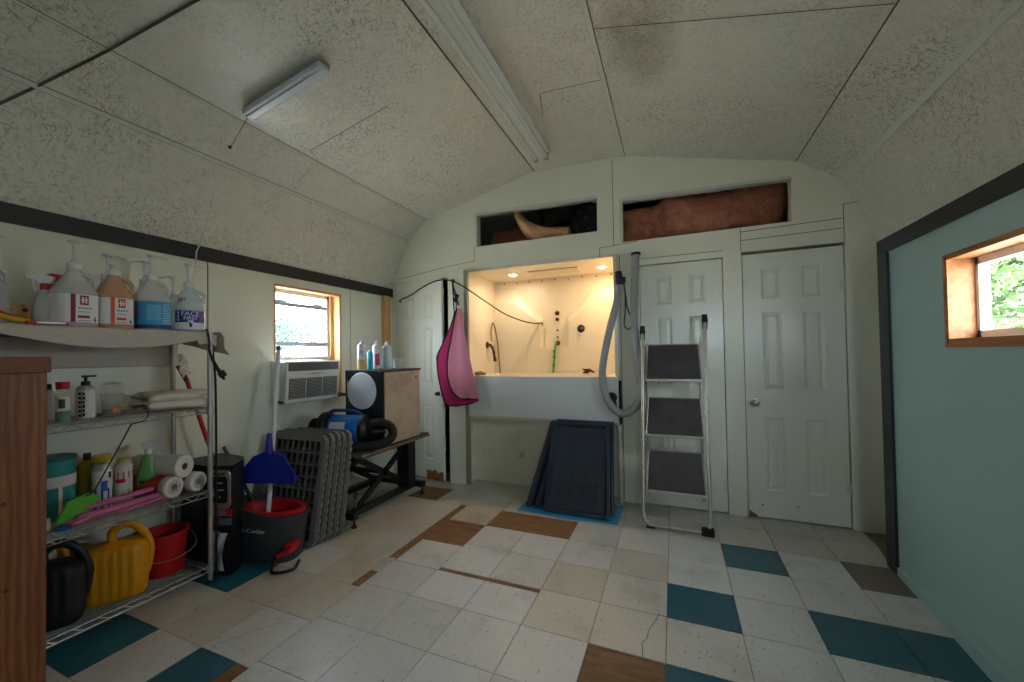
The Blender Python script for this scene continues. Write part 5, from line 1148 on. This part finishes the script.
# dog dryer
t = thing('pet_dryer', 'blue force dryer with a black hose lying on the grooming table', 'dryer', (-2.30, 2.385, TT), math.radians(20)); t.scale = (1.18, 1.18, 1.18)
A = Ry(PI/2)
m = MB(); m.lathe([(0, -.12), (.07, -.12), (.088, -.105), (.093, -.09), (.093, .095), (.090, .10), (0, .101)], (0, 0, .125), 36, axis=A); m.build('motor_body', mat('dryer_blue', (18, 104, 190), .28), t)
m = MB(); m.lathe([(.05, .095), (.094, .095), (.094, .12), (.075, .145), (.03, .15), (.03, .17), (0, .17)], (0, 0, .125), 32, axis=A); m.build('end_cap', BPL, t)
m = MB(); m.lathe([(.05, -.165), (.108, -.165), (.113, -.15), (.113, -.125), (.105, -.115), (.05, -.12)], (0, 0, .125), 36, axis=A); m.build('rear_ring', BPL, t)
m = MB(); m.lathe([(.04, -.245), (.075, -.245), (.08, -.23), (.075, -.205), (.04, -.205), (.04, -.245)], (-.0, .02, .115), 28, axis=A); m.tube([(-.24, .02, .115), (-.15, 0, .12)], .03, 0, 12); m.build('filter_ring', BRB, t)
m = MB(); m.tube(spline([(-.12, 0, .225), (-.09, 0, .245), (.04, 0, .240), (.10, 0, .205)]), .012, 0, 10); m.build('carry_handle', mat('dryer_dkblue', (14, 60, 120), .35), t)
m = MB(); m.prism([(-.035, 0), (.035, 0), (.02, .05), (-.02, .05)], [], lambda a, b: (-.04+b*.4, a, b), lambda a, b: (-.02+b*.4, a, b)); m.prism([(-.05, 0), (.05, 0), (.03, .05), (-.03, .05)], [], lambda a, b: (.045-b*.3, a, b), lambda a, b: (.065-b*.3, a, b)); m.build('foot', _mats['dryer_blue'], t, smooth=False)
m = MB(); m.surf(lambda u, v: ((-.075+.085*u), .0948*math.cos(-2.1+.75*v), .125+.0948*math.sin(-2.1+.75*v+PI*.0)) if 0 else ((-.085+.10*u), -.0948*math.cos(-.05+.7*v), .125+.0948*math.sin(-.05+.7*v)), 6, 8); m.build('paper_label', mat('label_steel', (196, 206, 210), .5, var=.3, scale=120), t)
m = MB(); P_ = spline([(.13, 0, .15), (.21, .0, .165), (.28, .01, .135), (.295, -.01, .08), (.25, -.06, .042), (.14, -.10, .036), (.0, -.115, .036), (-.14, -.10, .036)], 10)
m.tube(P_, [.027+(.0018 if i % 2 else 0) for i in range(len(P_))], 0, 14); m.build('hose', BRB, t)
m = MB(); m.tube([(.16, -.0, .105), (.24, .02, .112)], [.024, .02], 0, 14); m.build('nozzle', BPL, t)

# ------------------------------------------------------------------ crate trays on the blue sheet
m = MB()
m.surf(lambda u, v: (-1.16+.77*u, 2.985+.40*v-.02*u*0+.012*math.sin(u*9)*(1-v), .002+.0025*abs(math.sin(u*14+v*5))+.0012*math.sin(v*21)), 40, 12, (0, 0, .001)); tag(m.build('blue_plastic_sheet', mat('sky_blue_film', (60, 160, 216), .3)), 'bright blue plastic sheet on the floor under the black trays', 'plastic sheet')
TRM = mat('tray_black', (50, 60, 74), .27, var=.2, scale=8, coat=.3)
def tray(label, origin, w_, h_, lean, rz, depth=.035, z=.0, back=0):
    t = thing('crate_tray', label, 'tray', origin, rz, 'black crate trays'); A = Rx(-lean)
    g = lambda a, y, c_: tuple(A @ Vector((a, y, c_)))
    m = MB(); o_ = [(0, 0), (w_, 0), (w_-.02, h_), (.02, h_)]; b = .02; i_ = [(b, b), (w_-b, b), (w_-.02-b, h_-b), (.02+b, h_-b)]; j_ = [(b+.02, b+.02), (w_-b-.02, b+.02), (w_-.04-b, h_-b-.02), (.04+b, h_-b-.02)]
    V = [g(a, -depth, c_) for a, c_ in o_]+[g(a, -depth, c_) for a, c_ in i_]+[g(a, -.006, c_) for a, c_ in j_]+[g(a, 0, c_) for a, c_ in o_]
    F = [(i, (i+1) % 4, 4+(i+1) % 4, 4+i) for i in range(4)]+[(4+i, 4+(i+1) % 4, 8+(i+1) % 4, 8+i) for i in range(4)]+[(8, 9, 10, 11), (15, 14, 13, 12)]+[(i, 12+i, 12+(i+1) % 4, (i+1) % 4) for i in range(4)]
    if back: V = [g(a, (-depth-yy) if True else yy, c_) for (a, yy, c_) in []] or V
    m._new(V, F); m.build('pan', TRM, t, smooth=False)
    n_ = 3
    for r_ in range(2):
        for c_ in range(3):
            xa = .09+c_*(w_-.18)/3+.01; xb = .09+(c_+1)*(w_-.18)/3-.01; za = .10+r_*.14; zb = za+.12
            L = [g(xa, -.009, za), g(xa, -.009, zb), g(xb, -.009, zb), g(xb, -.009, za)]
            if r_ == 0: L = L
            m = MB(); m.tube([L[0], L[1], L[2], L[3]], .003, 0, 5); m.build('moulded_rib', TRM, t)
    for c_ in (h_-.07, h_-.10): m = MB(); m.tube([g(.07, -.009, c_), g(w_-.07, -.009, c_)], .004, 0, 5); m.build('moulded_rib', TRM, t)
    return t
tray('largest black crate tray at the front of the stack, leaning upright', (-.955, 3.065, .006), .50, .70, math.radians(20), math.radians(-1))
tray('black crate tray just behind the front one, its right edge showing', (-.935, 3.15, .006), .505, .70, math.radians(17), math.radians(-1))
for i, (x, y, lb) in enumerate(((-1.10, 3.10, 'outer narrow black tray standing edge-on at the left of the stack'), (-1.03, 3.11, 'inner narrow black tray edge-on, next to the big front tray'))):
    t = thing('crate_tray', lb, 'tray', (x, y, .006), 0, 'black crate trays'); m = MB()
    Q = lambda s_, zz, ww, dd: Vector((x, y, 0))
    lx = .155; ly = .25; hh = .66; w_ = .05
    V = []
    for k in (0, 1):
        bx = lx*k; by = ly*k; bz = hh*k
        V += [(bx-w_/2, by-.02, bz), (bx+w_/2, by-.02, bz+.004), (bx+w_/2+.03*(1-k), by+.10*(1-k)+.0, bz), (bx-w_/2+.02*(1-k), by+.10*(1-k)+.0, bz)]
        if k: V[-2] = (bx+w_/2+.02, by+.03, bz); V[-1] = (bx-w_/2, by+.03, bz)
    m._new(V, [(0, 1, 2, 3), (7, 6, 5, 4), (0, 4, 5, 1), (1, 5, 6, 2), (2, 6, 7, 3), (3, 7, 4, 0)]); bmesh.ops.bevel(m.bm, geom=list(m.bm.edges), offset=.006, segments=2, affect='EDGES'); m.build('pan', TRM, t)
    m = MB(); m.tube([(-.010, -.024, .01), (lx-.01, ly-.024, hh-.01)], .007, 0, 6); m.build('moulded_rib', TRM, t); m = MB(); m.tube([(.012, -.024, .01), (lx+.012, ly-.024, hh-.01)], .004, 0, 6); m.build('moulded_rib', TRM, t)

# ------------------------------------------------------------------ step ladder
t = thing('step_ladder', 'old aluminium step ladder with three black treads leaning at the closet door', 'ladder', (0, 3.2, 0))
LX0, LX1 = -.222, .205
OLD = mat('worn_aluminium', (196, 190, 174), .4, .75, var=.3, scale=25)
def rail(z): return 3.045+(z/1.5)*.36
m = MB(); P_ = [(LX0, rail(1.40), 1.40), (LX0, rail(.7), .7), (LX0, rail(.09), .09), (LX0+.01, rail(.04), .045), (LX0+.04, rail(.0), .018), (LX1-.04, rail(0), .018), (LX1-.01, rail(.04), .045), (LX1, rail(.09), .09), (LX1, rail(.7), .7), (LX1+.015, rail(1.47), 1.47)]
m.tube(P_, .0125, 0, 12); m.build('front_frame', OLD, t, world=True)
for x, z in ((LX0, 1.40), (LX1+.015, 1.47)):
    m = MB(); m.tube([(x, rail(z), z-.07), (x, rail(z)+.005, z+.04)], [.018, .019], 0, 12); m.box((x-.02, rail(z)-.02, z-.02), (x+.02, rail(z)+.02, z+.01), 0, .004); m.build('end_cap', BRB, t, world=True)
m = MB(); m.box((LX1-.06, 3.02, 0), (LX1+.02, 3.07, .05), 0, .01); m.build('rubber_foot', BRB, t, world=True, smooth=False)
m = MB(); m.box((LX0+.02, 3.03, 0), (LX0+.08, 3.06, .010), 0, .003); m.build('rubber_foot', BRB, t, world=True, smooth=False)
for sx in (LX0+.028, LX1-.024):
    m = MB(); m.tube([(sx, rail(1.3)+.03, 1.30), (sx, 3.38, .75), (sx, 3.30, .14)], .009, 0, 10); m.build('rear_leg', OLD, t, world=True)
    m = MB(); m.tube([(sx, rail(1.36), 1.34), (sx+(.012 if sx < 0 else -.0), rail(1.2)+.01, 1.05)], .004, 0, 6); m.build('link', OLD, t, world=True)
for (zb, zt) in ((1.02, 1.285), (.62, .885), (.24, .51)):
    yb, yt = rail(zb)-.012, rail(zt)+.02; x0, x1 = LX0+.022, LX1-.02
    m = MB(); m._new([(x0+.008, yb, zb+.012), (x1-.008, yb, zb+.012), (x1-.022, yt, zt), (x0+.022, yt, zt)]+[(x0+.008, yb+.012, zb+.012), (x1-.008, yb+.012, zb+.012), (x1-.022, yt+.012, zt), (x0+.022, yt+.012, zt)], [(0,1,2,3), (7,6,5,4), (0,4,5,1), (1,5,6,2), (2,6,7,3), (3,7,4,0)]); tr = m.build('tread', nmat('tread_rubber', lambda n: (n.l(n.mix(n.ramp(n.noise(7, 8, n.coord(), .7), [(.3, W(0)), (.75, W(1))]), lin((44, 40, 42)), lin((84, 76, 76))), n.b.inputs['Base Color']), n.b.inputs['Roughness'].__setattr__('default_value', .5), n.bump(n.noise(160, 2, n.coord()), .5, .002))) if 'tread_rubber' not in _mats else _mats['tread_rubber'], t, world=True, smooth=False)
    m = MB(); m.box((x0, yb-.006, zb-.008), (x1, yb+.012, zb+.012), 0, .003); m.tube([(x0+.004, yb+.004, zb), (x0+.016, yt+.008, zt)], .006, 0, 8); m.tube([(x1-.004, yb+.004, zb), (x1-.016, yt+.008, zt)], .006, 0, 8); m.tube([(x0+.016, yt+.008, zt+.004), (x1-.016, yt+.008, zt+.004)], .005, 0, 8)
    m.tube([(LX0, rail(zb), zb), (x0+.01, yb+.002, zb)], .006, 0, 8); m.tube([(LX1, rail(zb), zb), (x1-.01, yb+.002, zb)], .006, 0, 8); m.build('tread_frame', OLD, t, world=True, smooth=False)

# ------------------------------------------------------------------ dryer hose on the wall
t = thing('dryer_hose', 'thick grey dryer hose hanging in a loop beside the bath alcove', 'hose', (-.4, 3.42, 1.3))
P_ = spline([(-.265, 3.45, 2.03), (-.272, 3.44, 1.90), (-.279, 3.43, 1.734), (-.284, 3.42, 1.493), (-.272, 3.41, 1.292), (-.240, 3.39, 1.053), (-.235, 3.385, .918), (-.283, 3.38, .80), (-.392, 3.375, .745), (-.500, 3.38, .846), (-.540, 3.39, 1.027), (-.530, 3.40, 1.175), (-.479, 3.41, 1.421), (-.414, 3.42, 1.663), (-.395, 3.43, 1.80)], 14)
m = MB(); m.tube(P_, [.029+(.0012 if i % 2 else 0) for i in range(len(P_))], 0, 16); m.build('tube', HOSE, t, world=True)
m = MB(); m.tube([(-.395, 3.43, 1.79), (-.402, 3.43, 1.90)], [.032, .027], 0, 16); m.box((-.385, 3.40, 1.80), (-.345, 3.44, 1.85), 0, .006); m.build('nozzle', BPL, t, world=True)
m = MB(); m.lathe([(.026, -.01), (.035, -.01), (.037, 0), (.035, .01), (.026, .012)], (-.264, 3.45, 2.035), 24); m.build('top_collar', BRB, t, world=True)
m = MB(); m.tube(spline([(-.365, 3.44, 1.84), (-.352, 3.44, 1.72), (-.338, 3.45, 1.60), (-.305, 3.45, 1.50), (-.325, 3.45, 1.425), (-.365, 3.45, 1.46), (-.355, 3.45, 1.58), (-.352, 3.45, 1.72)]), .006, 0, 6); m.build('hanging_cord', GRD, t, world=True)
t = thing('rubber_plug', 'bundle of dark rubber fittings on the right end of the tub front', 'fitting', (-.47, 3.40, .84))
m = MB(); m.lathe([(0, -.02), (.035, -.02), (.042, 0), (.035, .02), (0, .025)], (.0, 0, .03), 18, axis=Rx(PI/2)); m.build('disc', BRB, t)
m = MB(); m.tube(spline([(.0, -.01, .02), (.03, -.01, -.02), (.01, -.01, -.06), (.04, -.01, -.10), (.0, -.01, -.08)]), .010, 0, 8); m.build('lead', BRB, t)

# ------------------------------------------------------------------ fittings that belong to a part become its sub-parts
def kind_of(o): return o.name.split('.')[0]
SUB_OF = {'printing': ('panel', 'body'), 'badge': ('chrome_frame',), 'button': ('control_panel',), 'indicator': ('front_grille',), 'louvre': ('front_grille',), 'marker_writing': ('body',), 'hinge_edge': ('frame',),
          'wringer_basket': ('wringer_rim',), 'coloured_label': ('body',), 'paper_label': ('body',), 'pink_label': ('body',), 'lettering': ('tub',), 'moulded_rib': ('pan',), 'red_wrapper': ('paper',), 'knot': ('side_panel',),
          'screw_head': ('cabinet',), 'sticker': ('body', 'front_panel'), 'bolt': ('edge_rail',), 'glove_finger': ('glove',), 'hanging_cord': ('tube',), 'end_socket': ('housing',), 'wrap_pleat': ('plastic_wrap',), 'scuff_mark': ('recess_back',), 'screw': ('surround',)}
for root in [o for o in COL.objects if o.parent is None]:
    kids = list(root.children)
    for c in kids:
        for want in SUB_OF.get(kind_of(c), ()):
            p = next((k for k in kids if kind_of(k) == want and k is not c), None)
            if p is not None and p.parent is root: c.parent = p; break
    tr = [k for k in kids if kind_of(k) == 'tread']; tf = [k for k in kids if kind_of(k) == 'tread_frame']
    for a, b in zip(tr, tf): b.parent = a
